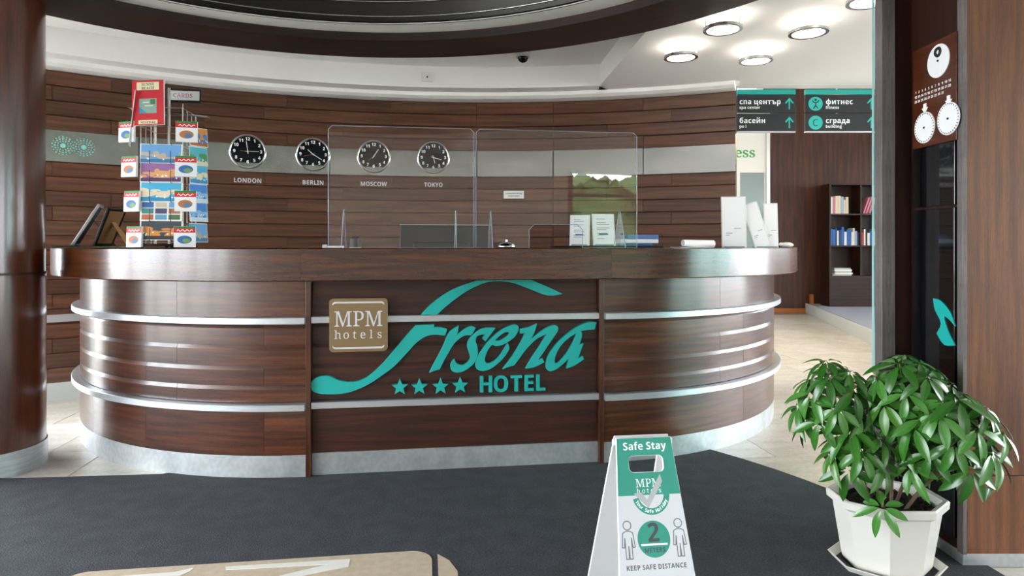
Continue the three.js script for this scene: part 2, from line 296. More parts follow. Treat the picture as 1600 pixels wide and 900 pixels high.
// ---------------------------------------------------------------- reception counter
const counter = thing('reception_counter', 'curved dark wooden reception counter with aluminium rails', 'counter', [COUNTER[0], 0, COUNTER[1]], TURN);
const H = 0.756, CR = 1.66, LEFT = [-85, 0], RIGHT = [0, 80];
const arcs = [[-H, LEFT, [-85, -58, -41, -23, 0], [-85, -48, -30, -7, 0]], [H, RIGHT, [0, 26, 52, 80], [0, 34, 58, 80]]];
const level = [[0.663, 0.766], [0.56, 0.663], [0.463, 0.56], [0.379, 0.463]];
const shiplap = (r, y0, y1) => [[r - 0.03, y0], [r, y0], [r, y1 - 0.022], [r - 0.007, y1 - 0.003], [r - 0.007, y1 - 0.001], [r - 0.03, y1 - 0.001]];
for (const [cx, [a0, a1], cut1, cut2] of arcs) {
  const F = (p, q, n) => arc(cx, -CR, p, q, CR, n);
  part('carcass', sweep(rect(1.33, 1.632, 0.01, 0.98), F(a0, a1)), M.darkWood, counter);
  part('kick_plate', sweep(rect(1.6, CR - 0.002, 0, 0.118), F(a0, a1, 40)), M.kick, counter);
  for (const y of [0.342, 0.766]) part('aluminium_rail', sweep([[1.62, y], [CR + 0.04, y], [CR + 0.043, y + 0.003], [CR + 0.043, y + 0.031], [CR + 0.04, y + 0.034], [1.62, y + 0.034]], F(a0, a1, 40)), M.alu, counter);
  let k = 0;
  const course = (y0, y1, cuts, prof) => { for (let i = 0; i + 1 < cuts.length; i++) part('board', sweep(prof(CR, y0, y1), F(cuts[i] + 0.03, cuts[i + 1] - 0.03)), M.board[(k++ + (cx > 0 ? 1 : 0)) % 4], counter); };
  course(0.8, 0.98, cut1, (r, y0, y1) => rect(r - 0.03, r, y0, y1));
  level.forEach(([y0, y1], i) => course(y0, y1, i % 2 ? cut1 : cut2, shiplap));
  course(0.118, 0.342, cut2, (r, y0, y1) => rect(r - 0.03, r, y0, y1));
  const cutsTop = cx < 0 ? [-85, -15, 0] : [0, 80];
  for (let i = 0; i + 1 < cutsTop.length; i++) part('worktop', sweep([[1.25, 0.981], [1.800, 0.981], [1.805, 0.986], [1.805, 1.134], [1.801, 1.138], [1.25, 1.138]], F(cutsTop[i], cutsTop[i + 1], 36)), M.top[(i + (cx > 0 ? 2 : 0)) % 3], counter);
  part('end_post', boxAt(cx + (cx < 0 ? 0.012 : -0.012), 0.49, -0.025, 0.024, 0.98, 0.07, 0.002, true), M.board[2], counter);
}
part('carcass', boxAt(0, 0.49, -0.19, 2 * H - 0.05, 0.98, 0.27, 0.002), M.darkWood, counter);
part('worktop', sweep([[-0.41, 0.981], [0.14, 0.981], [0.145, 0.986], [0.145, 1.134], [0.141, 1.138], [-0.41, 1.138]], line(-H + 0.001, H - 0.001)), M.top[1], counter);
const inner = line(-H + 0.026, H - 0.026);
part('kick_plate', sweep(rect(-0.06, -0.02, 0, 0.118), inner), M.kick, counter);
for (const y of [0.342, 0.766]) part('aluminium_rail', sweep([[-0.04, y], [0.002, y], [0.005, y + 0.003], [0.005, y + 0.031], [0.002, y + 0.034], [-0.04, y + 0.034]], inner), M.alu, counter);
part('board', sweep(rect(-0.06, -0.03, 0.8, 0.98), inner), M.panel[0], counter);
level.forEach(([y0, y1], i) => part('board', sweep(shiplap(-0.03, y0, y1).map(([z, y]) => [Math.max(z, -0.06), y]), inner), M.panel[(i + 1) % 3], counter));
part('board', sweep(rect(-0.06, -0.03, 0.118, 0.342), inner), M.panel[2], counter);

// lettering on the counter front (coordinates in metres on the panel)
const LOGO = {
  swooshLow: [[-0.221, 0.747, 1], [-0.265, 0.699], [-0.322, 0.632], [-0.378, 0.565], [-0.427, 0.517], [-0.469, 0.486], [-0.511, 0.471], [-0.559, 0.470], [-0.608, 0.482], [-0.642, 0.500], [-0.670, 0.503], [-0.704, 0.497], [-0.728, 0.479], [-0.738, 0.454], [-0.728, 0.433], [-0.697, 0.418], [-0.642, 0.412], [-0.573, 0.415], [-0.511, 0.431], [-0.448, 0.460], [-0.385, 0.501], [-0.329, 0.543], [-0.265, 0.609], [-0.215, 0.662], [-0.172, 0.690], [-0.129, 0.699], [-0.073, 0.693, 1], [-0.061, 0.726, 1], [-0.094, 0.734], [-0.131, 0.736, 1], [-0.127, 0.750, 1]],
  swooshTop: [[-0.198, 0.796, 1], [-0.147, 0.850], [-0.088, 0.895], [-0.017, 0.934], [0.048, 0.958], [0.113, 0.979, 1], [0.355, 0.979, 1], [0.410, 0.956], [0.477, 0.927], [0.536, 0.899, 1], [0.490, 0.892], [0.446, 0.895], [0.391, 0.916], [0.330, 0.940], [0.276, 0.959], [0.234, 0.966], [0.185, 0.969], [0.149, 0.965], [0.113, 0.954], [0.054, 0.928], [-0.005, 0.890], [-0.064, 0.845], [-0.120, 0.795, 1]],
  r: [[-0.004, 0.742, 1], [-0.025, 0.729], [-0.047, 0.715, 1], [-0.061, 0.692], [-0.079, 0.645], [-0.101, 0.602], [-0.126, 0.556], [-0.151, 0.506, 1], [-0.128, 0.515], [-0.100, 0.521, 1], [-0.079, 0.565], [-0.054, 0.608], [-0.029, 0.648], [0.000, 0.676], [0.029, 0.692], [0.062, 0.693, 1], [0.083, 0.729, 1], [0.064, 0.738], [0.044, 0.733], [0.015, 0.716], [-0.013, 0.694, 1], [-0.007, 0.716]],
  s: [[0.185, 0.727, 1], [0.150, 0.729], [0.121, 0.726], [0.091, 0.711], [0.062, 0.686], [0.044, 0.657], [0.041, 0.632], [0.051, 0.599], [0.056, 0.577], [0.044, 0.555], [0.022, 0.540], [0.000, 0.541], [-0.018, 0.553], [-0.026, 0.571, 1], [-0.041, 0.554], [-0.044, 0.532], [-0.038, 0.514], [-0.018, 0.504], [0.011, 0.506], [0.044, 0.522], [0.073, 0.547], [0.090, 0.576], [0.094, 0.601], [0.090, 0.638], [0.082, 0.664], [0.090, 0.685], [0.110, 0.695], [0.132, 0.695, 1], [0.119, 0.674, 1], [0.134, 0.660, 1]],
  e: [[0.285, 0.742], [0.257, 0.735], [0.220, 0.718], [0.183, 0.691], [0.146, 0.655], [0.113, 0.612], [0.091, 0.576], [0.082, 0.547], [0.088, 0.521], [0.113, 0.508], [0.146, 0.512], [0.183, 0.533], [0.220, 0.565], [0.246, 0.598], [0.257, 0.623], [0.248, 0.649, 1], [0.231, 0.617], [0.209, 0.584], [0.183, 0.559], [0.157, 0.547], [0.139, 0.547], [0.130, 0.560], [0.135, 0.589], [0.148, 0.618], [0.168, 0.642, 1], [0.187, 0.634], [0.220, 0.639], [0.257, 0.658], [0.287, 0.682], [0.303, 0.711], [0.305, 0.731], [0.294, 0.740]],
  eHole: [[0.253, 0.705], [0.235, 0.704], [0.209, 0.688], [0.181, 0.662, 1], [0.202, 0.661], [0.227, 0.670], [0.248, 0.686], [0.256, 0.699]],
  n: [[0.402, 0.744, 1], [0.361, 0.728], [0.313, 0.720, 1], [0.315, 0.696, 1], [0.341, 0.699, 1], [0.328, 0.670], [0.302, 0.622], [0.268, 0.572], [0.224, 0.515, 1], [0.250, 0.524], [0.283, 0.533, 1], [0.309, 0.567], [0.339, 0.607], [0.369, 0.639], [0.406, 0.670], [0.453, 0.692, 1], [0.436, 0.660], [0.406, 0.613], [0.376, 0.569], [0.343, 0.514, 1], [0.380, 0.519], [0.414, 0.531], [0.440, 0.545, 1], [0.430, 0.566, 1], [0.408, 0.557, 1], [0.429, 0.586], [0.459, 0.630], [0.493, 0.678], [0.512, 0.707], [0.513, 0.725], [0.500, 0.735], [0.478, 0.733], [0.444, 0.717], [0.406, 0.692], [0.372, 0.667, 1], [0.387, 0.698]],
  a: [[0.719, 0.746, 1], [0.694, 0.750], [0.656, 0.742], [0.610, 0.720], [0.565, 0.689], [0.519, 0.651], [0.485, 0.611], [0.462, 0.574], [0.451, 0.538], [0.455, 0.508], [0.470, 0.497], [0.496, 0.503], [0.534, 0.528], [0.572, 0.563, 1], [0.559, 0.509, 1], [0.599, 0.523], [0.652, 0.555, 1], [0.645, 0.571, 1], [0.620, 0.561, 1], [0.637, 0.604], [0.650, 0.639, 1], [0.627, 0.632, 1], [0.639, 0.667], [0.641, 0.690], [0.635, 0.703, 1], [0.671, 0.709], [0.710, 0.711, 1]],
  aHole: [[0.612, 0.693, 1], [0.603, 0.661], [0.580, 0.616], [0.549, 0.572], [0.519, 0.543], [0.498, 0.538], [0.496, 0.559], [0.508, 0.596], [0.534, 0.636], [0.572, 0.669]],
};
const [lx, lz] = toWorld(0, -0.03);
const sign = thing('hotel_lettering', 'raised turquoise hotel name with four stars on the counter front', 'lettering', [lx, 0, lz], TURN);
const raised = (shape, depth = 0.022) => new THREE.ExtrudeGeometry(shape, { depth, bevelEnabled: true, bevelSize: 0.001, bevelThickness: 0.001, bevelSegments: 1, curveSegments: 8 });
for (const [k, holeKey, name] of [['swooshLow', null, 'letter_swoosh'], ['swooshTop', null, 'letter_swoosh'], ['r', null, 'letter_r'], ['s', null, 'letter_s'], ['e', 'eHole', 'letter_e'], ['n', null, 'letter_n'], ['a', 'aHole', 'letter_a']]) {
  const s = new THREE.Shape(outline(LOGO[k])); if (holeKey) s.holes.push(new THREE.Path(outline(LOGO[holeKey])));
  part(name, raised(s), M.teal, sign);
}
for (const [x, y] of [[-0.300, 0.435], [-0.202, 0.433], [-0.095, 0.432], [0.005, 0.434]]) {
  const s = new THREE.Shape(Array.from({ length: 10 }, (_, i) => { const a = R(90 + i * 36), r = i % 2 ? 0.0175 : 0.042; return new THREE.Vector2(x + r * Math.cos(a), y + r * Math.sin(a)); }));
  part('star', raised(s, 0.018), M.teal, sign);
}
{ let x = 0.106; for (const c of 'HOTEL') { const g = new TextGeometry(c, { font, size: 0.084, depth: 0.018, curveSegments: 6 }); g.computeBoundingBox(); const b = g.boundingBox, w = b.max.x - b.min.x; g.translate(x - b.min.x, 0.396, 0); part('letter_' + c.toLowerCase(), g, M.teal, sign); x += w + (c === 'H' ? 0.008 : 0.0135); } }
// bronze plaque
const [qx, qz] = toWorld(-0.5, 0.006);
const plaque = thing('hotel_plaque', 'square bronze plaque with white lettering on the counter rail', 'plaque', [qx, 0.757, qz], TURN);
part('plate', at(raised(roundedShape(0.28, 0.262, 0.018), 0.016), 0, 0, 0), M.gold, plaque);
for (const s of [-1, 1]) { const bar = new THREE.Shape(), y = s * 0.112; bar.moveTo(-0.125, y - s * 0.012); bar.quadraticCurveTo(-0.125, y + s * 0.004, -0.108, y + s * 0.004); bar.lineTo(0.108, y + s * 0.004); bar.quadraticCurveTo(0.125, y + s * 0.004, 0.125, y - s * 0.012); bar.quadraticCurveTo(0.12, y - s * 0.003, 0.108, y - s * 0.003); bar.lineTo(-0.108, y - s * 0.003); bar.quadraticCurveTo(-0.12, y - s * 0.003, -0.125, y - s * 0.012); part('line', at(raised(bar, 0.0015), 0, 0, 0.018), M.letterSilver, plaque); }
{
  const m = words('MPM', 0.076, 0.002, serif), b = m.boundingBox; m.computeBoundingBox(); const w = m.boundingBox.max.x - m.boundingBox.min.x; m.scale(0.232 / w, 1, 1); part('lettering', at(m, 0, -0.006, 0.017), M.letterSilver, plaque);
  const s = [...'hotels']; s.forEach((c, i) => part('lettering', at(words(c, 0.04, 0.002, serif), -0.1 + i * 0.0405, -0.066, 0.017), M.letterSilver, plaque));
}

// ---------------------------------------------------------------- left column and right pillar
const column = thing('round_column', 'round dark wooden column with an aluminium foot', 'column', [-2.74, 0, -3.31]);
part('lower_veneer', at(metreUV(new THREE.CylinderGeometry(0.27, 0.27, 0.885, 64), true), 0, 0.5625, 0), M.column, column);
part('upper_veneer', at(metreUV(new THREE.CylinderGeometry(0.266, 0.266, 1.43, 64), true), 0, 1.725, 0), M.column, column);
part('joint_bead', at(new THREE.CylinderGeometry(0.272, 0.272, 0.012, 64), 0, 1.008, 0), M.darkWood, column);
part('foot', at(new THREE.CylinderGeometry(0.276, 0.276, 0.12, 64), 0, 0.06, 0), M.kick, column);
const pillar = thing('square_pillar', 'brown veneered square pillar beside the calendar board', 'pillar', [1.6, 0, -2.28]);
part('core', boxAt(0.31, 1.24, -0.165, 0.59, 2.4, 0.29, 0.004, true), M.darkWood, pillar);
part('upper_veneer', boxAt(0.315, 1.38, -0.012, 0.59, 2.1, 0.02, 0.003, true), M.pillar, pillar);
part('lower_veneer', boxAt(0.315, 0.19, -0.011, 0.59, 0.278, 0.02, 0.003, true), M.pillar, pillar);
part('edge_strip', boxAt(0.012, 1.24, -0.012, 0.016, 2.38, 0.03, 0.002, true), M.greyWood, pillar);
part('foot', boxAt(0.31, 0.026, -0.14, 0.6, 0.05, 0.27, 0.003), M.kick, pillar);
part('side_panel', boxAt(0.011, 0.69, -0.16, 0.016, 1.2, 0.24, 0.002, true), M.darkGlass, pillar);
part('glass_panel', boxAt(0.011, 1.42, -0.16, 0.014, 0.24, 0.24, 0.002), M.darkGlass, pillar);
const post = thing('door_post', 'slim grey brown wooden door post left of the calendar board', 'post', [1.545, 0, -2.6]);
part('post', boxAt(-0.03, 1.22, 0, 0.055, 2.44, 0.05, 0.003, true), M.greyWood, post);
part('post', boxAt(0.045, 1.22, -0.02, 0.09, 2.44, 0.05, 0.003, true), M.darkWood, post);
const glassDoor = thing('glass_door', 'open frameless glass door leaf behind the grey post', 'door', [1.49, 0, -2.64], Math.atan2(1, 0.577));
part('pane', boxAt(0.4, 1.2, 0, 0.8, 2.36, 0.008, 0.001), M.doorGlass, glassDoor);
part('edge', boxAt(-0.003, 1.2, 0, 0.006, 2.36, 0.009, 0.001), M.glassEdge, glassDoor);
part('hinge', boxAt(0.0, 0.4, 0, 0.03, 0.08, 0.03, 0.003), M.chrome, glassDoor);

// perpetual calendar on the pillar's side
const calendar = thing('perpetual_calendar', 'brown perpetual calendar board with white dials on the pillar side', 'calendar', [1.605, 1.727, -2.425], -Math.PI / 2);
part('board', boxAt(0, 0, 0.004, 0.25, 0.39, 0.008, 0.002), M.column, calendar);
{
  const dial = (x, y, r, ticks) => { const d = part('dial', at(new THREE.CylinderGeometry(r, r, 0.003, 40).rotateX(Math.PI / 2), x, y, 0.0095), M.paper, calendar); part('hub', at(new THREE.CylinderGeometry(0.004, 0.004, 0.004, 12).rotateX(Math.PI / 2), x, y, 0.012), M.black, d); if (ticks) { const l = []; for (let i = 0; i < ticks; i++) { const a = i / ticks * 2 * Math.PI; l.push(at(new THREE.BoxGeometry(0.003, 0.005, 0.001).rotateZ(-a), x + Math.sin(a) * (r - 0.006), y + Math.cos(a) * (r - 0.006), 0.0113)); } part('tick_marks', join(l), M.black, d); } return d; };
  const d = dial(0.03, 0.115, 0.062, 0);
  part('date_ring', at(new THREE.TorusGeometry(0.014, 0.006, 6, 24), 0.03, 0.148, 0.011), M.black, d);
  dial(-0.05, -0.12, 0.06, 31); dial(0.085, -0.112, 0.06, 31);
  const rowsOf = [[1, 11], [12, 11], [23, 9]];
  rowsOf.forEach(([first, count], i) => { for (let k = 0; k < count; k++) part('number', at(words(String(first + k), 0.0095, 0.001), -0.105 + k * 0.0195, 0.022 - i * 0.018, 0.008), M.paper, calendar); });
  for (const x of [-0.05, 0.085]) { const s = new THREE.Shape([[-0.008, 0.024], [0.008, 0.024], [0.008, 0.008], [0.018, 0.008], [0, -0.012], [-0.018, 0.008], [-0.008, 0.008]].map(([a, b]) => new THREE.Vector2(a, b))); part('arrow', at(raised(s, 0.001), x, -0.052, 0.008), M.paper, calendar); }
}
const swoosh = single('glass_emblem', raised(new THREE.Shape(outline([[-0.06, 0.09, 1], [-0.02, 0.085], [0.03, 0.05], [0.06, 0, 1], [0.03, 0.02], [0.0, 0.03], [0.02, -0.02], [0.06, -0.07, 1], [0.0, -0.075], [-0.04, -0.04, 1], [-0.015, 0.0], [-0.05, 0.05]])), 0.003), M.teal, 'small turquoise swoosh emblem on the dark glass of the pillar', 'emblem');
swoosh.position.set(1.602, 0.86, -2.37); swoosh.rotation.y = -Math.PI / 2;

// ---------------------------------------------------------------- ceiling lamps
const glow = std({ color: 0xffffff, emissive: 0xfff6e8, emissiveIntensity: 2.5 });
[[1.14, -4.32, 'by the far edge of the ceiling step'], [1.676, -4.4, 'next to the direction signs'], [1.238, -3.76, 'beside the wooden ceiling ring'], [1.769, -3.82, 'in the middle of the bright ceiling'], [1.86, -3.33, 'closest to the door post']].forEach(([x, z, where]) => {
  const l = thing('ceiling_lamp', 'round chrome rimmed ceiling lamp ' + where, 'ceiling lamp', [x, 2.5, z], 0, 'round lamps on the right ceiling');
  part('back_plate', at(new THREE.CylinderGeometry(0.075, 0.075, 0.012, 40), 0, -0.006, 0), M.chrome, l);
  part('light_drum', at(new THREE.CylinderGeometry(0.104, 0.104, 0.062, 40), 0, -0.043, 0), glow, l);
  part('rim', sweep(rect(0.092, 0.112, -0.084, -0.068), arc(0, 0, 0, 360, 0.1, 40), false), M.chrome, l);
  part('inner_ring', at(new THREE.TorusGeometry(0.06, 0.004, 6, 40).rotateX(Math.PI / 2), 0, -0.075, 0), M.chrome, l);
  for (let i = 0; i < 3; i++) { const a = R(40 + i * 120); part('clip', boxAt(0.108 * Math.sin(a), -0.04, 0.108 * Math.cos(a), 0.006, 0.07, 0.006, 0.001), M.chrome, l); }
  const p = new THREE.PointLight(0xfff4e6, 0.12); p.position.set(0, -0.04, 0); p.shadow.radius = 3; p.castShadow = true; p.name = 'lamp_light'; l.add(p);
});

// ---------------------------------------------------------------- hanging direction signs
function direction(x0, x1, label, lines) {
  const w = x1 - x0, s = thing('direction_sign', label, 'sign', [(x0 + x1) / 2, 2.14, -5.53]);
  part('top_strip', boxAt(0, 0.336, 0, w, 0.042, 0.03, 0.002), M.teal, s);
  lines.forEach((draw, i) => {
    const p = part('panel', boxAt(0, 0.235 - i * 0.163, 0, w, 0.155, 0.024, 0.002), M.black, s);
    const m = print(Math.round(w * 1000), 155, (g, W, Hh) => { g.fillStyle = '#15191f'; g.fillRect(0, 0, W, Hh); g.fillStyle = '#e9edf0'; draw(g, W, Hh); });
    part('printed_face', at(new THREE.PlaneGeometry(w - 0.004, 0.151), 0, 0.235 - i * 0.163, 0.0125), m, p);
  });
  part('bottom_rail', boxAt(0, -0.008, 0, w, 0.012, 0.03, 0.002), M.alu, s);
  return s;
}
const arrow = (g, x) => { g.strokeStyle = '#22b5aa'; g.lineWidth = 13; g.lineCap = 'round'; g.beginPath(); g.moveTo(x, 122); g.lineTo(x, 36); g.moveTo(x - 30, 70); g.lineTo(x, 34); g.lineTo(x + 30, 70); g.stroke(); };
const say = (g, x, big, small) => { g.fillStyle = '#eef1f3'; g.font = 'bold 64px sans-serif'; g.fillText(big, x, 82); g.font = 'bold 36px sans-serif'; g.fillText(small, x, 124); };
direction(1.945, 2.445, 'black and turquoise direction sign for the spa centre', [(g) => { say(g, 12, 'спа център', 'spa center'); g.clearRect(400, 0, 0, 0); arrow(g, 448); }, (g) => { say(g, 12, 'басейн', 'po l'); arrow(g, 448); }].map((f) => (g, W, Hh) => { g.save(); g.scale(1, 1); f(g); g.restore(); }));
const badge = (g) => { g.fillStyle = '#22b5aa'; g.beginPath(); g.arc(86, 78, 62, 0, 7); g.fill(); };
direction(2.53, 3.19, 'black and turquoise direction sign with round symbols', [
  (g) => { badge(g); g.strokeStyle = '#15191f'; g.lineWidth = 9; g.beginPath(); g.moveTo(86, 62); g.lineTo(86, 92); g.lineTo(68, 122); g.moveTo(86, 92); g.lineTo(106, 120); g.moveTo(58, 48); g.lineTo(72, 68); g.lineTo(102, 66); g.lineTo(116, 46); g.stroke(); g.fillStyle = '#15191f'; g.beginPath(); g.arc(86, 44, 10, 0, 7); g.fill(); say(g, 172, 'фитнес', 'fitness'); arrow(g, 570); },
  (g) => { badge(g); g.fillStyle = '#15191f'; g.font = '84px sans-serif'; g.fillText('C', 58, 108); say(g, 172, 'сграда', 'building'); arrow(g, 570); },
]);

// pale partition with a glass door in the hall
const partition = thing('fitness_partition', 'pale partition with green lettering and a grey glass door', 'partition', [3.37, 0, -9.2]);
part('panel', boxAt(0, 1.65, -0.03, 0.62, 3.3, 0.06, 0.003), std({ color: 0xc4cacb, roughness: 0.5 }), partition);
part('frame', boxAt(0.3, 1.65, 0.01, 0.05, 3.3, 0.06, 0.003), M.alu, partition);
part('glass', boxAt(0.08, 1.1, 0.004, 0.34, 2.2, 0.012, 0.003), std({ color: 0x7d8d92, roughness: 0.1, metalness: 0.2 }), partition);
part('lettering', at(words('ess', 0.14, 0.006, serifBold), -0.02, 2.42, 0.0), std({ color: 0x1f8a4c, roughness: 0.5 }), partition);
const downlight = thing('spot_lamp', 'small square lit ceiling spot between the signs', 'ceiling lamp', [3.55, 2.5, -7.0]);
part('housing', boxAt(0, 0.02, 0, 0.2, 0.06, 0.2, 0.004), M.white, downlight);
part('light_lens', boxAt(0, -0.014, 0, 0.16, 0.01, 0.16, 0.002), glow, downlight);
part('stem', rod([0, 0.04, 0], [0, 1.52, 0], 0.008), M.white, downlight);
{ const p = new THREE.PointLight(0xffe2b8, 6); p.position.set(0, -0.05, 0); p.castShadow = true; p.shadow.radius = 3; p.name = 'spot_light'; downlight.add(p); }

// bookcase and books
const bookcase = thing('bookcase', 'tall dark brown bookcase on the raised platform', 'bookcase', [5.16, 0.16, -10.4]);
part('side', boxAt(0.012, 1.0, -0.15, 0.024, 2.0, 0.3, 0.002, true), M.darkWood, bookcase); part('side', boxAt(1.05, 1.0, -0.15, 0.024, 2.0, 0.3, 0.002, true), M.darkWood, bookcase); part('divider', boxAt(0.515, 1.25, -0.15, 0.024, 1.48, 0.29, 0.002, true), M.darkWood, bookcase);
part('back', boxAt(0.53, 1.0, -0.295, 1.03, 2.0, 0.012, 0.002, true), M.darkWood, bookcase);
for (const y of [0.012, 0.49, 0.985, 1.5, 1.99]) part('shelf', boxAt(0.53, y, -0.15, 1.02, 0.022, 0.29, 0.002), M.darkWood, bookcase);
part('door', boxAt(0.53, 0.25, -0.006, 1.02, 0.46, 0.016, 0.002), M.darkWood, bookcase);
const bookColors = ['white', 0xe6e4dc, 'pale blue', 0x9db4cc, 'blue', 0x2a63a8, 'white', 0xdedcd6, 'red', 0xa8343a, 'navy', 0x27406e, 'cream', 0xd8ccb0, 'black', 0x202226, 'pink', 0xc47a8c, 'grey', 0x8d9298];
const bookMats = new Map();
function shelfBooks(x0, x1, y, shelfName, palette, tilt = 0) {
  let x = x0;
  while (x < x1 - 0.02) {
    const k = palette[Math.floor(rnd() * palette.length)], w = between(0.024, 0.045), h = between(0.2, 0.3), name = bookColors[k * 2]; if (!bookMats.has(k)) bookMats.set(k, std({ color: bookColors[k * 2 + 1], roughness: 0.6 }));
    const b = thing('book', `${name} book standing on the ${shelfName} of the bookcase`, 'book', [5.16 + x + w / 2, 0.16 + y + 0.011, -10.52], 0, `${name} books on the ${shelfName}`);
    part('cover', boxAt(0, h / 2, 0, w, h, 0.17, 0.003), bookMats.get(k), b); part('pages', boxAt(0, h / 2 + 0.001, -0.004, w - 0.008, h - 0.004, 0.17, 0.001), M.paper, b);
    if (tilt) { b.rotation.z = -tilt; b.position.y += Math.sin(tilt) * w / 2; }
    x += (w + 0.002) / Math.cos(tilt) + (tilt ? 0.012 : 0);
  }
}
shelfBooks(0.03, 0.34, 1.5, 'top left shelf', [0, 1, 6, 8, 2]); shelfBooks(0.03, 0.5, 0.985, 'middle left shelf', [0, 1, 2, 2, 5, 3]); shelfBooks(0.54, 0.98, 0.985, 'middle right shelf', [1, 2, 4, 7, 8, 0]); shelfBooks(0.56, 0.85, 1.5, 'top right shelf', [7, 6, 0, 8], 0.35);
for (let i = 0; i < 5; i++) { const m = single('magazine', box(0.3 - i * 0.01, 0.025, 0.22, 0.003), i % 2 ? M.paper : M.plinth, 'pale magazine in the stack on the low bookcase shelf', 'magazine', 'magazines stacked in the bookcase'); m.position.set(5.38 + (i % 2) * 0.02, 0.16 + 0.501 + 0.0135 + i * 0.0255, -10.52); m.rotation.y = 0.1 * (i % 3 - 1); }

// ---------------------------------------------------------------- wall clocks and names
const numerals = Array.from({ length: 12 }, (_, i) => words(String(i + 1), 0.026, 0.001));
[['LONDON', -22.4, [[-8, 0.085], [88, 0.088], [-88, 0.06]]], ['BERLIN', -16.7, [[-48, 0.06], [122, 0.085], [-104, 0.08]]], ['MOSCOW', -11.1, [[33, 0.075], [31, 0.055], [-128, 0.06]]], ['TOKYO', -5.4, [[106, 0.075], [164, 0.055], [-34, 0.025]]]].forEach(([city, a, hands]) => {
  const [x, z] = onWall(a, WR - 0.008), yaw = -R(a), c = thing('wall_clock', `round black wall clock above the name ${city.toLowerCase()}`, 'clock', [x, 1.942, z], yaw);
  part('case', lathe([[0.001, 0], [0.146, 0], [0.147, 0.02], [0.142, 0.03], [0.133, 0.031], [0.128, 0.022], [0.001, 0.022]], 56).rotateX(Math.PI / 2), M.chrome, c);
  const face = part('face', at(new THREE.CircleGeometry(0.129, 48), 0, 0, 0.0235), phys({ color: 0x0b0e14, roughness: 0.2, clearcoat: 0.6, clearcoatRoughness: 0.1 }), c);
  const seg = new THREE.Shape(), t = Math.acos(0.095 / 0.129); seg.absarc(0, 0, 0.1285, -Math.PI / 2 - t, -Math.PI / 2 + t, false); seg.closePath();
  part('steel_segment', at(new THREE.ExtrudeGeometry(seg, { depth: 0.001, bevelEnabled: false, curveSegments: 24 }), 0, 0, 0.0236), M.band, c);
  for (let i = 1; i <= 12; i++) { const t = R(i * 30), m = part('numeral', numerals[i - 1], M.paper, face); m.position.set(Math.sin(t) * 0.104, Math.cos(t) * 0.104 - 0.012 + (i > 4 && i < 8 ? 0.016 : 0), 0.024); }
  hands.forEach(([deg, len], i) => { const h = part('hand', at(new THREE.BoxGeometry(i === 2 ? 0.003 : 0.006 - i * 0.001, len + 0.02, 0.001), 0, len / 2 - 0.01, 0.026 + i * 0.0015), i === 2 ? M.gold : M.letterSilver, c); h.rotation.z = -R(deg); });
  part('hub', at(new THREE.CylinderGeometry(0.006, 0.006, 0.008, 16).rotateX(Math.PI / 2), 0, 0, 0.028), M.letterSilver, c);
  const [tx, tz] = onWall(a, WR - 0.004);
  const w = single('city_name', words(city, 0.037, 0.006), M.letterSilver, `silver lettering ${city.toLowerCase()} below its wall clock`, 'lettering');
  w.position.set(tx, 1.682, tz); w.rotation.y = yaw;
});
{
  const [x, z] = onWall(2.45, WR - 0.004), n = thing('notice_plate', 'small white notice plate on the plank door', 'sign', [x, 1.612, z], -R(2.45));
  part('plate', boxAt(0, 0, 0.003, 0.185, 0.07, 0.006, 0.002), M.white, n);
  part('printed_face', at(new THREE.PlaneGeometry(0.181, 0.066), 0, 0, 0.0065), print(362, 132, (g, w, h) => { g.fillStyle = '#e8e8e4'; g.fillRect(0, 0, w, h); g.fillStyle = '#2a2c30'; g.font = 'bold 36px sans-serif'; g.textAlign = 'center'; g.fillText('СЛУЖЕБЕН ВХОД', w / 2, 56); g.fillText('STAFF ONLY', w / 2, 104); }), n);
}
{
  const [x, z] = onWall(-5.9, 4.976), d = thing('wall_sensor', 'small white square sensor on the white ceiling fascia', 'sensor', [x, 2.585, z], R(5.9));
  part('plate', boxAt(0, 0, 0.006, 0.09, 0.075, 0.014, 0.004), M.white, d); part('lens', at(new THREE.SphereGeometry(0.007, 16, 12), 0, 0, 0.013), M.black, d);
  const cam = thing('dome_camera', 'small dark dome camera under the white ceiling', 'camera', [0.087, 2.68, -5.08]);
  part('mount', at(new THREE.CylinderGeometry(0.052, 0.056, 0.035, 32), 0, -0.0175, 0), M.alu, cam); part('dome', at(new THREE.SphereGeometry(0.042, 24, 16, 0, Math.PI * 2, Math.PI / 2, Math.PI / 2), 0, -0.035, 0), M.blackGloss, cam);
}

for (const [a, label] of [[-36.3, 'turquoise disc ringed with dots on the steel band beside the column'], [-34.9, 'turquoise disc ringed with dots on the steel band towards the postcard rack']]) {  // turquoise discs ringed by small dots, set on the steel band
  const [x, z] = onWall(a, WR - 0.0085), f = thing('dot_burst', label, 'burst', [x, 1.895, z], -R(a)), tint = std({ color: 0x7fd4ca, roughness: 0.5 }), dots = [];
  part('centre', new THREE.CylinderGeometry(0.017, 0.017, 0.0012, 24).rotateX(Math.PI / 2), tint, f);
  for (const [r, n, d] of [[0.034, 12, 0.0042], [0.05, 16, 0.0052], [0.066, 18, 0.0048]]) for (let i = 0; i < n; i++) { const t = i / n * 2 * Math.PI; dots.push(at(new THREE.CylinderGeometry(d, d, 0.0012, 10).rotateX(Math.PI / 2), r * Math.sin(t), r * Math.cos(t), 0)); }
  part('ring_dots', join(dots), tint, f);
}

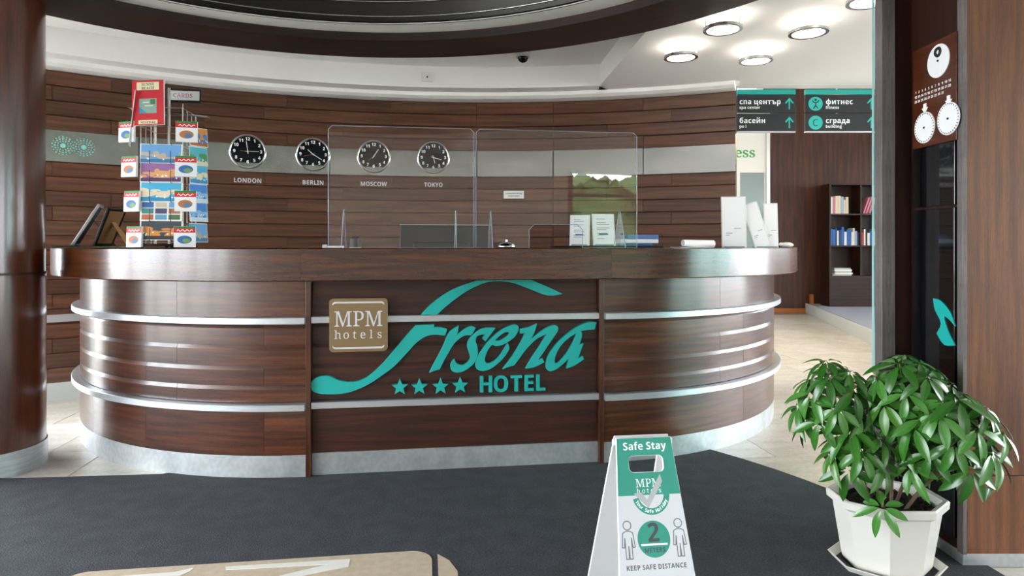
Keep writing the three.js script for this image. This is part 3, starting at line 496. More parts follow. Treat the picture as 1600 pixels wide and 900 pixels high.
// ---------------------------------------------------------------- things on the counter
const TOP = 1.138;
const onCounter = (x, z, y = TOP) => { const [a, b] = toWorld(x, z); return [a, y, b]; };
function screen(x0, x1, slot, label) {
  const w = x1 - x0, h = 0.645, s = thing('acrylic_screen', label, 'screen', onCounter((x0 + x1) / 2, -0.2), TURN, 'clear screens on the counter'), shape = new THREE.Shape(), r = 0.02;
  const pts = [[-w / 2, 0]]; if (slot) pts.push([slot[0], 0], [slot[0], slot[2] - 0.03], [slot[0] + 0.03, slot[2]], [slot[1] - 0.03, slot[2]], [slot[1], slot[2] - 0.03], [slot[1], 0]); pts.push([w / 2, 0], [w / 2, h - r], [w / 2 - r, h], [-w / 2 + r, h], [-w / 2, h - r]);
  shape.setFromPoints(pts.map(([x, y]) => new THREE.Vector2(x, y)));
  part('sheet', at(new THREE.ExtrudeGeometry(shape, { depth: 0.004, bevelEnabled: false }), 0, 0, -0.002), M.acrylic, s);
  const loop = [...pts, pts[0]]; part('polished_edge', join(loop.slice(1).map((p, i) => rod([...loop[i], 0], [...p, 0], 0.0022, 6))), M.acrylicEdge, s);
  for (const fx of [-w / 2 + 0.08, w / 2 - 0.1]) { const f = new THREE.Shape([[-0.11, 0], [0.11, 0], [0.012, 0.2], [-0.012, 0.2]].map(([a, b]) => new THREE.Vector2(a, b))), g = new THREE.ExtrudeGeometry(f, { depth: 0.004, bevelEnabled: false }).rotateY(Math.PI / 2); const k = part('foot_fin', at(g, fx, 0, 0), M.acrylic, s); part('polished_edge', join([rod([fx, 0, 0.11], [fx, 0.2, 0.012], 0.0028), rod([fx, 0, -0.11], [fx, 0.2, -0.012], 0.0028), rod([fx, 0.2, -0.012], [fx, 0.2, 0.012], 0.0028)]), M.acrylicEdge, k); }
}
screen(-0.678, 0.09, null, 'clear acrylic screen in front of the moscow and tokyo clocks');
screen(0.1, 1.005, [-0.16, 0.14, 0.13], 'clear acrylic screen with a pass through slot before the door');

// staff desk and monitor behind the counter
const [dx, dz] = toWorld(0, -0.95);
const desk = thing('staff_desk', 'low staff desk behind the reception counter', 'desk', [dx, 0, dz], TURN);
part('desktop', boxAt(0, 0.73, 0, 1.7, 0.03, 0.6, 0.003), M.darkWood, desk); for (const s of [-1, 1]) part('side_panel', boxAt(s * 0.82, 0.357, 0, 0.03, 0.714, 0.56, 0.003, true), M.darkWood, desk);
const [mx, mz] = toWorld(-0.05, -0.8);
const monitor = thing('monitor', 'black monitor seen from behind over the counter', 'monitor', [mx, 0.7455, mz], TURN + 0.08);
part('back_shell', boxAt(0, 0.36, 0, 0.56, 0.35, 0.022, 0.008), M.black, monitor); part('bulge', boxAt(-0.02, 0.33, 0.02, 0.36, 0.2, 0.04, 0.018), M.black, monitor); part('bezel_line', boxAt(0, 0.5365, 0.0, 0.56, 0.004, 0.02, 0.001), M.alu, monitor); part('stand', boxAt(0, 0.12, 0.02, 0.06, 0.24, 0.02, 0.004), M.black, monitor); part('foot', boxAt(0, 0.006, 0.01, 0.26, 0.012, 0.18, 0.005), M.black, monitor);
// small things
const bell = thing('desk_bell', 'small silver domed bell at the screen gap', 'bell', onCounter(0.24, 0.02));
part('base', at(new THREE.CylinderGeometry(0.05, 0.055, 0.008, 32), 0, 0.004, 0), M.black, bell); part('dome', at(new THREE.SphereGeometry(0.046, 32, 16, 0, Math.PI * 2, 0, Math.PI / 2).scale(1, 0.55, 1), 0, 0.008, 0), M.chrome, bell); part('button', at(new THREE.CylinderGeometry(0.005, 0.005, 0.012, 12), 0, 0.036, 0), M.chrome, bell);
const speaker = thing('desk_speaker', 'small round black desk gadget behind the left screen', 'gadget', onCounter(-0.55, -0.3), TURN);
part('body', at(new THREE.CylinderGeometry(0.026, 0.03, 0.05, 24), 0, 0.027, 0), M.black, speaker); part('cap', at(new THREE.SphereGeometry(0.026, 24, 12, 0, Math.PI * 2, 0, Math.PI / 2).scale(1, 0.5, 1), 0, 0.052, 0), M.blackGloss, speaker); part('base_ring', at(new THREE.TorusGeometry(0.028, 0.003, 6, 24).rotateX(Math.PI / 2), 0, 0.003, 0), M.alu, speaker);
const clamp = thing('white_clip', 'white clip lying by the foot of the left screen', 'clip', onCounter(-0.66, -0.1), TURN);
part('bar', boxAt(0.03, 0.006, 0, 0.09, 0.012, 0.02, 0.003), M.white, clamp); part('jaw', boxAt(-0.02, 0.009, 0, 0.022, 0.018, 0.028, 0.003), M.alu, clamp);
// leaning picture frames and booklet at the left end
function frame(px, pz, w, h, turn, lean, edge, back, leg, label) {
  const f = thing('picture_frame', label, 'picture frame', onCounter(px, pz, TOP + 0.0135), turn), g = new THREE.Group(); g.name = 'panel'; f.add(g); g.rotation.x = -lean; 
  part('edge_frame', at(join([boxAt(0, 0.008, 0, w, 0.016, 0.016, 0.003), boxAt(0, h - 0.008, 0, w, 0.016, 0.016, 0.003), boxAt(-w / 2 + 0.008, h / 2, 0, 0.016, h, 0.016, 0.003), boxAt(w / 2 - 0.008, h / 2, 0, 0.016, h, 0.016, 0.003)]), 0, 0, 0), edge, g);
  part('back_board', boxAt(0, h / 2, -0.004, w - 0.02, h - 0.02, 0.006, 0.002), back, g); part('picture', boxAt(0, h / 2, 0.004, w - 0.02, h - 0.02, 0.003, 0.001), M.paper, g);
  const zt = -Math.sin(lean) * h * 0.62, yt = Math.cos(lean) * h * 0.62, zb = zt - 0.11; const L = Math.hypot(yt, zb - zt + 0), s = new THREE.Shape([[-0.014, 0], [0.014, 0], [0.026, -L], [-0.026, -L]].map(([a, b]) => new THREE.Vector2(a, b))), lg = new THREE.ExtrudeGeometry(s, { depth: 0.004, bevelEnabled: false });
  lg.rotateX(Math.atan2(0.11, yt)); lg.translate(0, yt + 0.002, zt - 0.012); part('easel_leg', lg, leg, f);
  return f;
}
const booklet = thing('booklet', 'flat grey green booklet under the leaning picture frames', 'booklet', onCounter(-2.09, -0.77), R(12));
part('pages', boxAt(0, 0.005, 0, 0.34, 0.01, 0.24, 0.002), std({ color: 0x8d9878, roughness: 0.6 }), booklet); part('cover', boxAt(0, 0.0115, 0, 0.342, 0.003, 0.242, 0.001), M.black, booklet);
frame(-2.21, -0.80, 0.17, 0.275, R(-64), 0.5, M.alu, std({ color: 0x3a4248, roughness: 0.7 }), std({ color: 0x2f363c, roughness: 0.7 }), 'silver picture frame leaning on a dark easel leg');
frame(-2.04, -0.76, 0.14, 0.235, R(-98), 0.42, M.black, std({ color: 0x8a6238, roughness: 0.8 }), std({ color: 0xb98a58, roughness: 0.8 }), 'picture frame showing its brown back and easel leg');
// leaflets, stands and papers on the right
const tray = single('display_tray', box(0.62, 0.012, 0.2, 0.004), M.black, 'flat dark tray under the leaflet stands', 'tray'); tray.position.set(...onCounter(0.86, -0.32, TOP + 0.0065)); tray.rotation.y = TURN - 0.1;
const sheetPrint = (seedText) => print(200, 300, (g, w, h) => { g.fillStyle = '#f0f1f3'; g.fillRect(0, 0, w, h); g.fillStyle = '#7c828c'; for (let i = 0; i < 12; i++) if ((i * 7 + seedText) % 3) g.fillRect(34, 40 + i * 18, 60 + ((i * 37 + seedText * 11) % 70), 5); g.fillStyle = '#34508a'; g.fillRect(52, 190, 90, 14); });
function standCard(name, label, pos, w, h, turn, lean, mat, group) {
  const s = thing(name, label, 'leaflet stand', pos, turn, group), g = new THREE.Group(); g.name = 'holder'; s.add(g); g.rotation.x = -lean;
  part('board', boxAt(0, h / 2, 0, w, h, 0.008, 0.002), M.white, g); part('printed_sheet', at(new THREE.PlaneGeometry(w - 0.012, h - 0.012), 0, h / 2, 0.0045), mat, g);
  part('foot', boxAt(0, 0.004, -h * Math.sin(lean) * 0.5 - 0.02, w * 0.8, 0.008, 0.09, 0.002), M.acrylicEdge, s); part('back_strut', rod([0, 0.006, -h * Math.sin(lean) * 0.5 - 0.06], [0, h * 0.6 * Math.cos(lean), -h * 0.6 * Math.sin(lean) - 0.006], 0.003), M.white, s);
}
standCard('leaflet_stand', 'tilted narrow leaflet stand with a gold edge beside the screen slot', onCounter(0.70, -0.30, TOP + 0.0128), 0.115, 0.18, TURN - 0.35, 0.2, sheetPrint(1));
standCard('leaflet_stand', 'clear leaflet stand with a grey printed sheet', onCounter(0.845, -0.3, TOP + 0.0128), 0.135, 0.185, TURN + 0.05, 0.15, sheetPrint(2));
{
  const b = thing('document_pile', 'pile of blue and white binders on the right of the counter', 'papers', onCounter(1.05, -0.42), TURN);
  [[0.2, 0x3d5e94], [0.23, 0xe9eaec], [0.19, 0x5a7ab0]].forEach(([w, c], i) => part('binder', boxAt(0.02 * i, 0.014 + i * 0.025, 0, w, 0.024, 0.16, 0.003), std({ color: c, roughness: 0.5 }), b));
  const n = thing('rolled_newspaper', 'rolled white newspaper lying on the counter', 'newspaper', onCounter(1.5, -0.5), TURN + 0.2);
  part('roll', at(new THREE.CylinderGeometry(0.02, 0.024, 0.22, 20).rotateZ(Math.PI / 2 - 0.03), 0, 0.026, 0), M.paper, n); part('loose_sheet', boxAt(-0.08, 0.003, 0.03, 0.2, 0.004, 0.12, 0.001), M.paper, n);
}
const tall = (g, w, h) => { g.fillStyle = '#fbfbfb'; g.fillRect(0, 0, w, h); g.fillStyle = '#9aa2ac'; g.fillRect(24, h * 0.72, 46, 4); g.fillRect(24, h * 0.76, 26, 4); g.fillRect(w * 0.5, h * 0.62, 50, 4); };
standCard('info_card', 'tallest upright white card at the right counter end', onCounter(1.789, -0.603), 0.155, 0.33, R(-6), 0.08, print(160, 330, tall));
{ const s = onCounter(1.985, -0.6); standCard('info_card', 'slanting white card between the two upright white cards', s, 0.105, 0.3, R(-4), 0.1, print(160, 320, tall)); scene.children[scene.children.length - 1].children[0].rotation.z = 0.28; }
standCard('info_card', 'narrow upright white card at the outer counter edge', onCounter(2.051, -0.618), 0.09, 0.29, R(-6), 0.08, print(120, 300, tall));

{
  const o = thing('white_ornament', 'small rounded white ornament at the outer end of the counter', 'ornament', onCounter(2.16, -0.62), R(20));
  part('body', at(new THREE.SphereGeometry(0.05, 28, 16).scale(1.0, 0.34, 0.6), 0, 0.017, 0), M.ceramic, o); part('tip', at(new THREE.SphereGeometry(0.018, 20, 12).scale(1, 0.7, 0.8), -0.045, 0.02, 0), M.ceramic, o);
}

// ---------------------------------------------------------------- postcard spinner
const landscapes = [['#6fa8dc', '#c8b6a0', '#3f7fb0'], ['#a070a8', '#f0b070', '#5a3a60'], ['#48b0d8', '#f0e0c0', '#2f8fc0'], ['#3a4048', '#e09040', '#2a2c30'], ['#3f86d8', '#8fc0e8', '#d8e8f0'], ['#e0903c', '#4a80c8', '#b06028'], ['#58b8c8', '#4a9a60', '#e8e0c8']].map(([a, b, c], k) => print(128, 96, (g, w, h) => { const r = (i) => (Math.sin(i * 12.9898 + k * 78.233) * 43758.5453 % 1 + 1) % 1; g.fillStyle = a; g.fillRect(0, 0, w, h); g.fillStyle = b; for (let i = 0; i < 14; i++) { g.beginPath(); g.ellipse(r(i) * w, h * 0.4 + r(i + 30) * h * 0.4, 8 + r(i + 60) * 18, 4 + r(i + 90) * 9, 0, 0, 7); g.fill(); } g.fillStyle = c; g.fillRect(0, h * 0.78, w, h * 0.22); g.fillStyle = '#f4f4f0'; for (let i = 0; i < 8; i++) g.fillRect(r(i + 7) * w, h * 0.55 + r(i + 11) * h * 0.2, 5, 8); g.strokeStyle = '#f8f8f6'; g.lineWidth = 5; g.strokeRect(0, 0, w, h); }));
const gridPrint = print(144, 108, (g, w, h) => { g.fillStyle = '#f4f4f0'; g.fillRect(0, 0, w, h); ['#2f6fb0', '#d8c8b0', '#6fa8dc', '#48908a', '#4a4a70', '#b07050', '#c06840', '#60a0c0', '#507048'].forEach((c, i) => { g.fillStyle = c; g.fillRect(6 + (i % 3) * 46, 5 + Math.floor(i / 3) * 34, 40, 29); }); });
const packPrint = [0, 1].map((k) => print(96, 112, (g, w, h) => { g.fillStyle = '#f2f3f3'; g.fillRect(0, 0, w, h); g.fillStyle = '#1f8a3c'; g.fillRect(0, 0, w, 10); g.fillStyle = '#d8242c'; g.fillRect(0, 10, w, 24); g.strokeStyle = '#ffffff'; g.lineWidth = 4; g.beginPath(); g.moveTo(14, 26); for (let q = 0; q < 7; q++) g.quadraticCurveTo(18 + q * 10, q % 2 ? 30 : 14, 24 + q * 10, 22); g.stroke(); g.fillStyle = k ? '#3c70b0' : '#c07840'; g.beginPath(); g.ellipse(w / 2, 72, 32, 22, 0, 0, 7); g.fill(); g.fillStyle = k ? '#78a060' : '#5080b0'; g.beginPath(); g.ellipse(w / 2 + 8, 78, 18, 12, 0, 0, 7); g.fill(); }));
const mapPrint = print(150, 200, (g, w, h) => { g.fillStyle = '#cf2430'; g.fillRect(0, 0, w, h); g.fillStyle = '#ece2b8'; g.fillRect(22, 8, 106, 36); g.fillRect(30, 178, 90, 18); g.fillStyle = '#3a3426'; g.font = 'bold 17px serif'; g.textAlign = 'center'; g.fillText('SUNNY', w / 2, 24); g.fillText('BEACH', w / 2, 41); g.font = 'bold 15px serif'; g.fillText('NESEBAR', w / 2, 193); g.fillStyle = '#8fb0a0'; g.fillRect(34, 82, 82, 66); g.fillStyle = '#3f9ac0'; g.beginPath(); g.moveTo(34, 118); g.lineTo(70, 148); g.lineTo(34, 148); g.fill(); g.fillStyle = '#4a7a48'; g.fillRect(86, 86, 24, 22); g.fillStyle = '#d8dcd0'; g.fillRect(50, 96, 30, 6); g.fillRect(60, 112, 40, 5); });
const headPrint = print(220, 80, (g, w, h) => { g.fillStyle = '#f0f0ee'; g.fillRect(0, 0, w, h); g.fillStyle = '#c0305a'; g.font = '46px serif'; g.fillText('CARDS', 20, 56); });
const rackAt = [-1.80, TOP, -3.36], RT = R(9);
const rack = thing('postcard_rack', 'revolving wire postcard rack standing on the counter', 'postcard rack', rackAt, RT);
part('base_plate', at(new THREE.CylinderGeometry(0.13, 0.14, 0.012, 40), 0, 0.016, 0), M.black, rack);
for (let i = 0; i < 4; i++) part('caster', at(new THREE.SphereGeometry(0.012, 16, 12), 0.125 * Math.sin(R(25 + i * 90)), 0.012, 0.125 * Math.cos(R(25 + i * 90))), M.black, rack);
part('centre_pole', rod([0, 0.02, 0], [0, 0.84, 0], 0.007, 10), M.steelWire, rack);
{
  const v = [], hz = [], q = 0.1;
  for (const sx of [-1, 1]) for (const sz of [-1, 1]) v.push(rod([sx * q, 0.02, sz * q], [sx * q, 0.72, sz * q], 0.003));
  for (const k of [-0.035, 0.035]) for (const s of [-1, 1]) { v.push(rod([k, 0.02, s * q], [k, 0.78, s * q], 0.0022)); v.push(rod([s * q, 0.02, k], [s * q, 0.72, k], 0.0022)); }
  for (let i = 0; i < 8; i++) { const y = 0.03 + i * 0.098; hz.push(rod([-q, y, q], [q, y, q], 0.0025), rod([-q, y, -q], [q, y, -q], 0.0025), rod([-q, y, -q], [-q, y, q], 0.0025), rod([q, y, -q], [q, y, q], 0.0025)); }
  for (let i = 0; i < 3; i++) hz.push(rod([-0.2, 0.73 + i * 0.0, -0.02 * i], [0.2, 0.69, 0.02 * i], 0.0025));
  part('upright_wires', join(v), M.steelWire, rack); part('cross_wires', join(hz), M.steelWire, rack);
  const clips = []; for (let i = 0; i < 6; i++) for (const k of [-0.05, 0.05]) { const y = 0.04 + i * 0.098; clips.push(tube([[k, y + 0.06, q + 0.022], [k, y, q + 0.024], [k, y - 0.004, q + 0.004]], 0.0018, 8, 5)); }
  part('card_clips', join(clips), M.black, rack);
  const hd = part('header_frame', boxAt(0.06, 0.815, -0.06, 0.16, 0.075, 0.01, 0.002), M.black, rack); part('header_card', at(new THREE.PlaneGeometry(0.145, 0.05), 0.06, 0.815, -0.0545), headPrint, hd);
}
const rackSpot = (x, y, z) => { const c = Math.cos(RT), s = Math.sin(RT); return [rackAt[0] + x * c + z * s, TOP + y, rackAt[2] - x * s + z * c]; };
function card(name, label, category, x, y, z, w, h, turn, lean, mat, group, depth = 0.003) {
  const t = thing(name, label, category, rackSpot(x, y, z), RT + turn, group), g = part('card', at(box(w, h, depth, 0.001), 0, h / 2, 0), M.paper, t);
  part('printed_front', at(new THREE.PlaneGeometry(w - 0.001, h - 0.001), 0, h / 2, depth / 2 + 0.0006), mat, g); g.rotation.x = -lean; return t;
}
const sights = ['blue bay', 'violet sunset', 'beach and shell', 'dark town at dusk'];
[[0, 0.43], [1, 0.335], [2, 0.235], [4, 0.04]].forEach(([k, y], i) => card('postcard', `wide ${sights[i]} postcard in the middle column of the rack`, 'postcard', 0, y, 0.112, 0.2, 0.1, 0, 0.1, landscapes[[0, 1, 2, 3][i]]));
card('postcard', 'wide postcard of nine small pictures in the rack', 'postcard', 0, 0.138, 0.112, 0.2, 0.1, 0, 0.1, gridPrint);
[[0.53, 5, 'orange town'], [0.43, 6, 'green coast'], [0.335, 2, 'sandy beach'], [0.235, 4, 'blue sea'], [0.138, 4, 'pale harbour'], [0.03, 0, 'blue bay']].forEach(([y, k, what]) => card('postcard', `${what} postcard on the right side of the rack`, 'postcard', 0.16, y, 0.04, 0.1, 0.1, R(48), 0.12, landscapes[k], 'postcards on the right side of the rack'));
[[0.535, 0], [0.36, 1], [0.185, 0], [0.005, 1]].forEach(([y, k], i) => card('magnet_pack', `red and green topped souvenir pack right of the postcards, ${['topmost', 'second from the top', 'third from the top', 'lowest'][i]}`, 'souvenir pack', 0.135 - i * 0.003, y, 0.15, 0.1, 0.105, R(8), 0.03, packPrint[k], 'souvenir packs on the right of the rack', 0.012));
[[0.535, 1], [0.36, 0], [0.185, 1], [0.005, 0]].forEach(([y, k], i) => card('magnet_pack', `red and green topped souvenir pack left of the postcards, ${['topmost', 'second from the top', 'third from the top', 'lowest'][i]}`, 'souvenir pack', -0.165 + i * 0.012, y, 0.1, 0.095, 0.105, R(-25), 0.03, packPrint[k], 'souvenir packs on the left of the rack', 0.012));
card('city_map', 'red folded city map on top of the postcard rack', 'map', -0.055, 0.62, 0.12, 0.155, 0.235, R(-4), 0.12, mapPrint, null, 0.012).rotation.z = 0.06;
card('brochure', 'thin silver brochure leaning beside the red map', 'brochure', -0.16, 0.52, 0.08, 0.1, 0.28, R(-72), 0.1, M.letterSilver);

// ---------------------------------------------------------------- folding floor sign
const fsign = thing('floor_sign', 'white and green folding floor sign asking to keep two metres distance', 'floor sign', [0.374, 0, -1.84], R(7));
{
  const slant = 0.335, Ht = 0.60, len = Ht / Math.cos(slant), wTop = 0.158, wBot = 0.245;
  const panel = new THREE.Shape([[-wBot / 2, 0], [wBot / 2, 0], [wTop / 2, len], [-wTop / 2, len]].map(([a, b]) => new THREE.Vector2(a, b)));
  const slotHole = new THREE.Path(roundedShape(0.102, 0.046, 0.014).getPoints(6).map((p) => new THREE.Vector2(p.x, p.y + len - 0.07)).reverse()); panel.holes.push(slotHole);
  const rearPanel = new THREE.Shape([[-wBot / 2, 0], [-0.07, 0], [-0.05, 0.06], [0.05, 0.06], [0.07, 0], [wBot / 2, 0], [wTop / 2, len], [-wTop / 2, len]].map(([a, b]) => new THREE.Vector2(a, b)));
  rearPanel.holes.push(new THREE.Path(roundedShape(0.112, 0.1, 0.02).getPoints(6).map((p) => new THREE.Vector2(p.x, p.y + len - 0.095)).reverse()));
  const body = (shape) => new THREE.ExtrudeGeometry(shape, { depth: 0.006, bevelEnabled: true, bevelSize: 0.0015, bevelThickness: 0.0015, bevelSegments: 2 });
  const art = print(500, 1280, (g) => {
    const s = 2000, X = (m) => (m + 0.125) * s, Y = (m) => (len - m) * s; // metres from the panel's middle and foot
    g.fillStyle = '#dcdfe4'; g.fillRect(0, 0, 500, 1280); g.fillStyle = '#2f9a86'; g.fillRect(0, 0, 500, 0.152 * s);
    g.textAlign = 'center'; g.fillStyle = '#ffffff'; g.font = 'bold 58px sans-serif'; g.fillText('Safe Stay', X(0), Y(len - 0.032));
    g.font = '60px serif'; g.fillText('MPM', X(0), Y(len - 0.131)); g.font = '34px serif'; g.fillText('h o t e l s', X(0), Y(len - 0.147));
    // ring with the tick
    const cy = Y(len - 0.15), cx = X(0.004); g.strokeStyle = '#2f9a86'; g.lineWidth = 34; g.beginPath(); g.arc(cx, cy, 90, -0.35, Math.PI * 0.93); g.stroke();
    g.fillStyle = '#b8bcc0'; g.beginPath(); g.moveTo(cx - 98, cy - 6); g.lineTo(cx - 52, cy - 10); g.lineTo(cx - 24, cy + 28); g.lineTo(cx + 64, cy - 104); g.lineTo(cx + 74, cy - 64); g.lineTo(cx - 20, cy + 72); g.closePath(); g.fill();
    g.fillStyle = '#ffffff'; g.font = 'bold 25px sans-serif'; const txt = 'Your Safe Holiday'; [...txt].forEach((c, i) => { const a = Math.PI * 0.86 - i * 0.142; g.save(); g.translate(cx + 90 * Math.cos(a), cy + 90 * Math.sin(a)); g.rotate(a - Math.PI / 2); g.fillText(c, 0, 8); g.restore(); });
    // the distance badge
    const by = Y(len - 0.264); g.fillStyle = '#2f9a86'; g.beginPath(); g.arc(X(0), by, 92, 0, 7); g.fill(); g.fillStyle = '#4a4d54'; g.font = 'bold 132px sans-serif'; g.fillText('2', X(0), by + 14); g.fillStyle = '#ffffff'; g.fillRect(X(0) - 74, by + 22, 148, 10); g.fillStyle = '#4a4d54'; g.font = 'bold 32px sans-serif'; g.fillText('METERS', X(0), by + 66);
    g.strokeStyle = '#70747c'; g.lineWidth = 5; for (const sx of [-1, 1]) { const x = X(sx * 0.072); g.beginPath(); g.arc(x, by - 74, 22, 0, 7); g.stroke(); g.beginPath(); g.moveTo(x - 28, by - 36); g.quadraticCurveTo(x, by - 56, x + 28, by - 36); g.lineTo(x + 36, by + 34); g.lineTo(x + 24, by + 36); g.lineTo(x + 18, by - 12); g.lineTo(x + 18, by + 92); g.lineTo(x + 3, by + 92); g.lineTo(x, by + 28); g.lineTo(x - 3, by + 92); g.lineTo(x - 18, by + 92); g.lineTo(x - 18, by - 12); g.lineTo(x - 24, by + 36); g.lineTo(x - 36, by + 34); g.closePath(); g.stroke(); }
    g.fillStyle = '#5a5e66'; g.font = 'bold 34px sans-serif'; g.fillText('KEEP SAFE DISTANCE', X(0), Y(len - 0.338)); for (const x of [-0.062, 0, 0.062]) { g.fillStyle = '#2f9a86'; g.beginPath(); g.arc(X(x), Y(len - 0.385), 44, 0, 7); g.fill(); }
  });
  art.map.wrapS = art.map.wrapT = THREE.ClampToEdgeWrapping;
  for (const [name, dir] of [['front_panel', 1], ['rear_panel', -1]]) {
    const g = new THREE.Group(); g.name = name; fsign.add(g);
    const p = part('plate', at(body(dir > 0 ? panel : rearPanel), 0, 0, -0.003), M.white, g);
    if (dir > 0) { const face = new THREE.ShapeGeometry(panel, 8), uv = face.attributes.uv, q = face.attributes.position; for (let i = 0; i < uv.count; i++) uv.setXY(i, (q.getX(i) + 0.125) / 0.25, 1 - (len - q.getY(i)) / 0.64); part('printed_face', at(face, 0, 0, 0.0052), art, g); }
    g.position.set(0, 0, dir * Math.tan(slant) * Ht + dir * 0.008); g.rotation.x = -dir * slant; if (dir < 0) p.position.z = -0.002;
  }
  part('hinge', boxAt(0, Ht - 0.012, 0, wTop + 0.018, 0.02, 0.016, 0.005), M.white, fsign);
}

// ---------------------------------------------------------------- potted plant
const POT = [1.345, 0, -2.3];
const octagon = (r, sx = 1, sz = 0.86) => Array.from({ length: 8 }, (_, i) => [Math.sin(R(22.5 + i * 45)) * r * sx, Math.cos(R(22.5 + i * 45)) * r * sz]);
function octLoft(levels) { // [radius, y]
  const pos = [], idx = []; levels.forEach(([r, y]) => octagon(r).forEach(([x, z]) => pos.push(x, y, z)));
  for (let l = 0; l + 1 < levels.length; l++) for (let i = 0; i < 8; i++) { const a = l * 8 + i, b = l * 8 + (i + 1) % 8; idx.push(a, b, b + 8, a, b + 8, a + 8); }
  const g = new THREE.BufferGeometry(); g.setAttribute('position', new THREE.Float32BufferAttribute(pos, 3)); g.setIndex(idx); const f = g.toNonIndexed(); f.computeVertexNormals(); f.setAttribute('uv', new THREE.Float32BufferAttribute(new Float32Array(f.attributes.position.count * 2), 2)); return f;
}
const saucer = thing('plant_saucer', 'white octagonal saucer under the flower pot', 'saucer', POT);
part('dish', octLoft([[0.001, 0.0], [0.17, 0.0], [0.195, 0.028], [0.19, 0.03], [0.165, 0.008], [0.001, 0.008]]), M.ceramic, saucer);
const pot = thing('flower_pot', 'white octagonal flower pot filled with dark soil', 'pot', [POT[0], 0.009, POT[2]]);
part('pot_body', octLoft([[0.001, 0.0], [0.14, 0.0], [0.146, 0.01], [0.178, 0.21], [0.198, 0.222], [0.2, 0.245], [0.194, 0.25], [0.178, 0.247], [0.172, 0.2]]), M.ceramic, pot);
{
  const soil = new THREE.PlaneGeometry(0.35, 0.31, 60, 54).rotateX(-Math.PI / 2), p = soil.attributes.position;
  for (let i = 0; i < p.count; i++) { const x = p.getX(i), z = p.getZ(i), k = Math.hypot(x, z / 0.86); const s = k > 0.152 ? 0.152 / k : 1; p.setXYZ(i, x * s, 0.215 + 0.012 * n2(x * 30, z * 30) + 0.007 * n2(x * 90, z * 90), z * s); } soil.computeVertexNormals();
  part('soil', soil, std({ map: texture(128, 128, (u, v) => { const g = n2(u * 40, v * 40) > 0.72 ? 120 : 34 + 12 * n2(u * 20, v * 20); return [g, g * 0.86, g * 0.74]; }), roughness: 0.95 }), pot);
}
const plant = thing('umbrella_plant', 'bushy green umbrella plant with glossy palmate leaves in the white pot', 'plant', [POT[0], 0.22, POT[2]]);
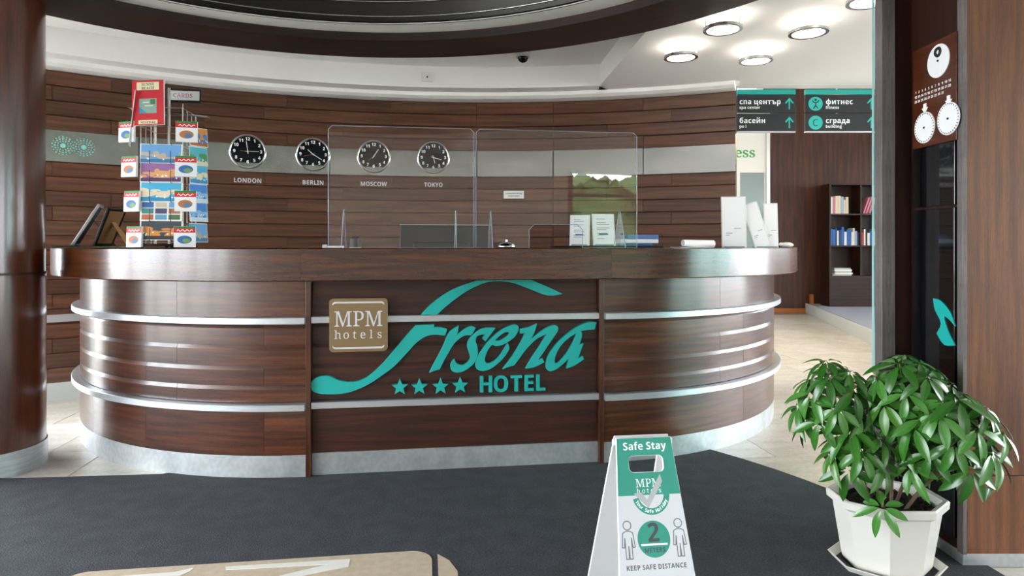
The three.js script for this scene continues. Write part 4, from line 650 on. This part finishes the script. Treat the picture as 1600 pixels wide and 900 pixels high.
{
  const leafTex = texture(128, 64, (u, v) => { const rib = Math.abs(v - 0.5) < 0.02 ? 26 : 0, vein = Math.abs(((u * 9 + Math.abs(v - 0.5) * 5) % 1) - 0.5) < 0.05 ? 8 : 0, g = 6 * n2(u * 8, v * 8); return [66 + rib + vein + g, 124 + rib + vein + g, 48 + rib * 0.7 + g]; });
  const leafMat = [[0xffffff, 0.3], [0xd2e6c4, 0.32], [0xa9c4a0, 0.3], [0xf2f2b8, 0.34]].map(([c, r]) => phys({ map: leafTex, color: c, roughness: r, clearcoat: 0.3, clearcoatRoughness: 0.25, side: THREE.DoubleSide }));
  function leaflet(len, wid, droop, fold) {   // along +x from the origin, upper side +y
    const n = 8, m = 4, pos = [], uv = [], idx = [];
    for (let i = 0; i <= n; i++) { const t = i / n, half = wid * Math.pow(Math.sin(Math.PI * Math.pow(t, 0.8)), 0.85) * (t > 0.98 ? 0.1 : 1) * (0.55 + 0.5 * t); const x = len * t, y = -droop * t * t * len;
      for (let j = 0; j <= m; j++) { const s = j / m * 2 - 1; pos.push(x, y + Math.abs(s) * half * fold, s * half); uv.push(t, j / m); } }
    for (let i = 0; i < n; i++) for (let j = 0; j < m; j++) { const a = i * (m + 1) + j, b = a + m + 1; idx.push(a, a + 1, b, b, a + 1, b + 1); }
    const g = new THREE.BufferGeometry(); g.setAttribute('position', new THREE.Float32BufferAttribute(pos, 3)); g.setAttribute('uv', new THREE.Float32BufferAttribute(uv, 2)); g.setIndex(idx); g.computeVertexNormals(); return g;
  }
  const compound = [0, 1, 2, 3].map((v) => { const list = []; const count = 7 + (v % 2); for (let i = 0; i < count; i++) { const a = R(-150 + i * 300 / (count - 1) + between(-6, 6)), l = between(0.085, 0.108) * (Math.abs(i - (count - 1) / 2) < 2 ? 1.08 : 0.85); const g = leaflet(l, 0.021, between(0.2, 0.6), 0.3); g.translate(0.012, 0, 0); g.rotateZ(-between(0.1, 0.4)); g.rotateY(a); list.push(g); } return join(list); });
  const rootZ = 0.02, stems = [[-0.05, 0, 0.0, -0.12, 0.30, -0.02], [0.0, 0, 0.03, 0.02, 0.36, 0.04], [0.04, 0, -0.02, 0.12, 0.34, 0.10], [0.02, 0, 0.05, 0.14, 0.22, 0.16], [-0.03, 0, 0.05, -0.1, 0.2, 0.08]];
  for (const [x0, y0, z0, x1, y1, z1] of stems) part('stem', tube([[x0, y0 - 0.02, z0], [(x0 + x1) / 2 - 0.01, y1 * 0.5, (z0 + z1) / 2], [x1, y1, z1]], 0.006, 12, 7), M.bark, plant);
  // crowns measured from the photograph: [x, y, z, rx, ry, rz, leaves]
  const crowns = [[-0.17, 0.35, -0.02, 0.12, 0.17, 0.12, 20], [0.05, 0.39, 0.06, 0.15, 0.17, 0.14, 24], [0.13, 0.27, 0.15, 0.15, 0.19, 0.11, 28], [-0.13, 0.2, 0.07, 0.10, 0.10, 0.09, 9], [-0.1, 0.06, 0.17, 0.02, 0.01, 0.01, 1]];
  const up = new THREE.Vector3(0, 1, 0);
  for (const [cx, cy, cz, rx, ry, rz, count] of crowns) for (let i = 0; i < count; i++) {
    const t = (i + 0.5) / count, el = Math.asin(1 - 1.55 * t), az = i * 2.39996 + cx * 10, e = between(0.8, 1.05);
    const dir = new THREE.Vector3(Math.cos(el) * Math.sin(az), Math.sin(el), Math.cos(el) * Math.cos(az));
    const p = new THREE.Vector3(cx + dir.x * rx * e, cy + dir.y * ry * e, cz + dir.z * rz * e);
    if (p.x > 0.20 && p.z < 0.08) p.z = 0.08 + rnd() * 0.05;
    if (p.y < 0.06) p.y = 0.06 + rnd() * 0.05;
    const s = between(0.75, 1.05), leaf = part('leaf', compound[i % 4], leafMat[(i * 7 + Math.floor(cx * 100)) % 11 === 0 ? 3 : Math.abs(i * 5 + Math.floor(cy * 50)) % 3], plant);
    const facing = new THREE.Vector3(dir.x * 0.7, 0.75 + dir.y * 0.4, dir.z * 0.7 + 0.25).normalize(), q = new THREE.Quaternion().setFromUnitVectors(up, facing), spin = Math.atan2(-dir.z, dir.x);
    leaf.quaternion.copy(q.multiply(new THREE.Quaternion().setFromAxisAngle(up, spin))); leaf.position.copy(p); leaf.scale.setScalar(s);
    const root = new THREE.Vector3(cx * 0.8, Math.max(0.08, cy - 0.1 + dir.y * 0.08), cz * 0.8), mid = root.clone().lerp(p, 0.6).add(new THREE.Vector3(0, 0.012, 0));
    part('petiole', tube([root.toArray(), mid.toArray(), p.toArray()], 0.0018, 6, 5), M.petiole, plant);
  }
}

// ---------------------------------------------------------------- greenery outside the window front
{
  const g = new THREE.BoxGeometry(9.5, 2.7, 1.4, 120, 40, 16), p = g.attributes.position;
  for (let k = 0; k < p.count; k++) { const x = p.getX(k), y = p.getY(k), z = p.getZ(k), e = 0.16 * n3(x * 1.3, y * 1.3, z) + 0.1 * n3(x * 5, y * 5, z * 5); p.setXYZ(k, x + e, y + (y > 0 ? e * 1.6 : 0), z + e); }
  g.computeVertexNormals(); const h = single('garden_hedge', g, std({ map: texture(256, 256, (u, v) => { const k = 14 * n2(u * 60, v * 60) + 12 * n2(u * 18, v * 18); return [74 + k, 108 + k, 58 + k]; }), roughness: 0.9 }), 'dense green garden hedge outside the front window', 'hedge'); h.position.set(6.2, 1.25, 7.2);
}

shade(scene);
renderer.render(scene, camera);
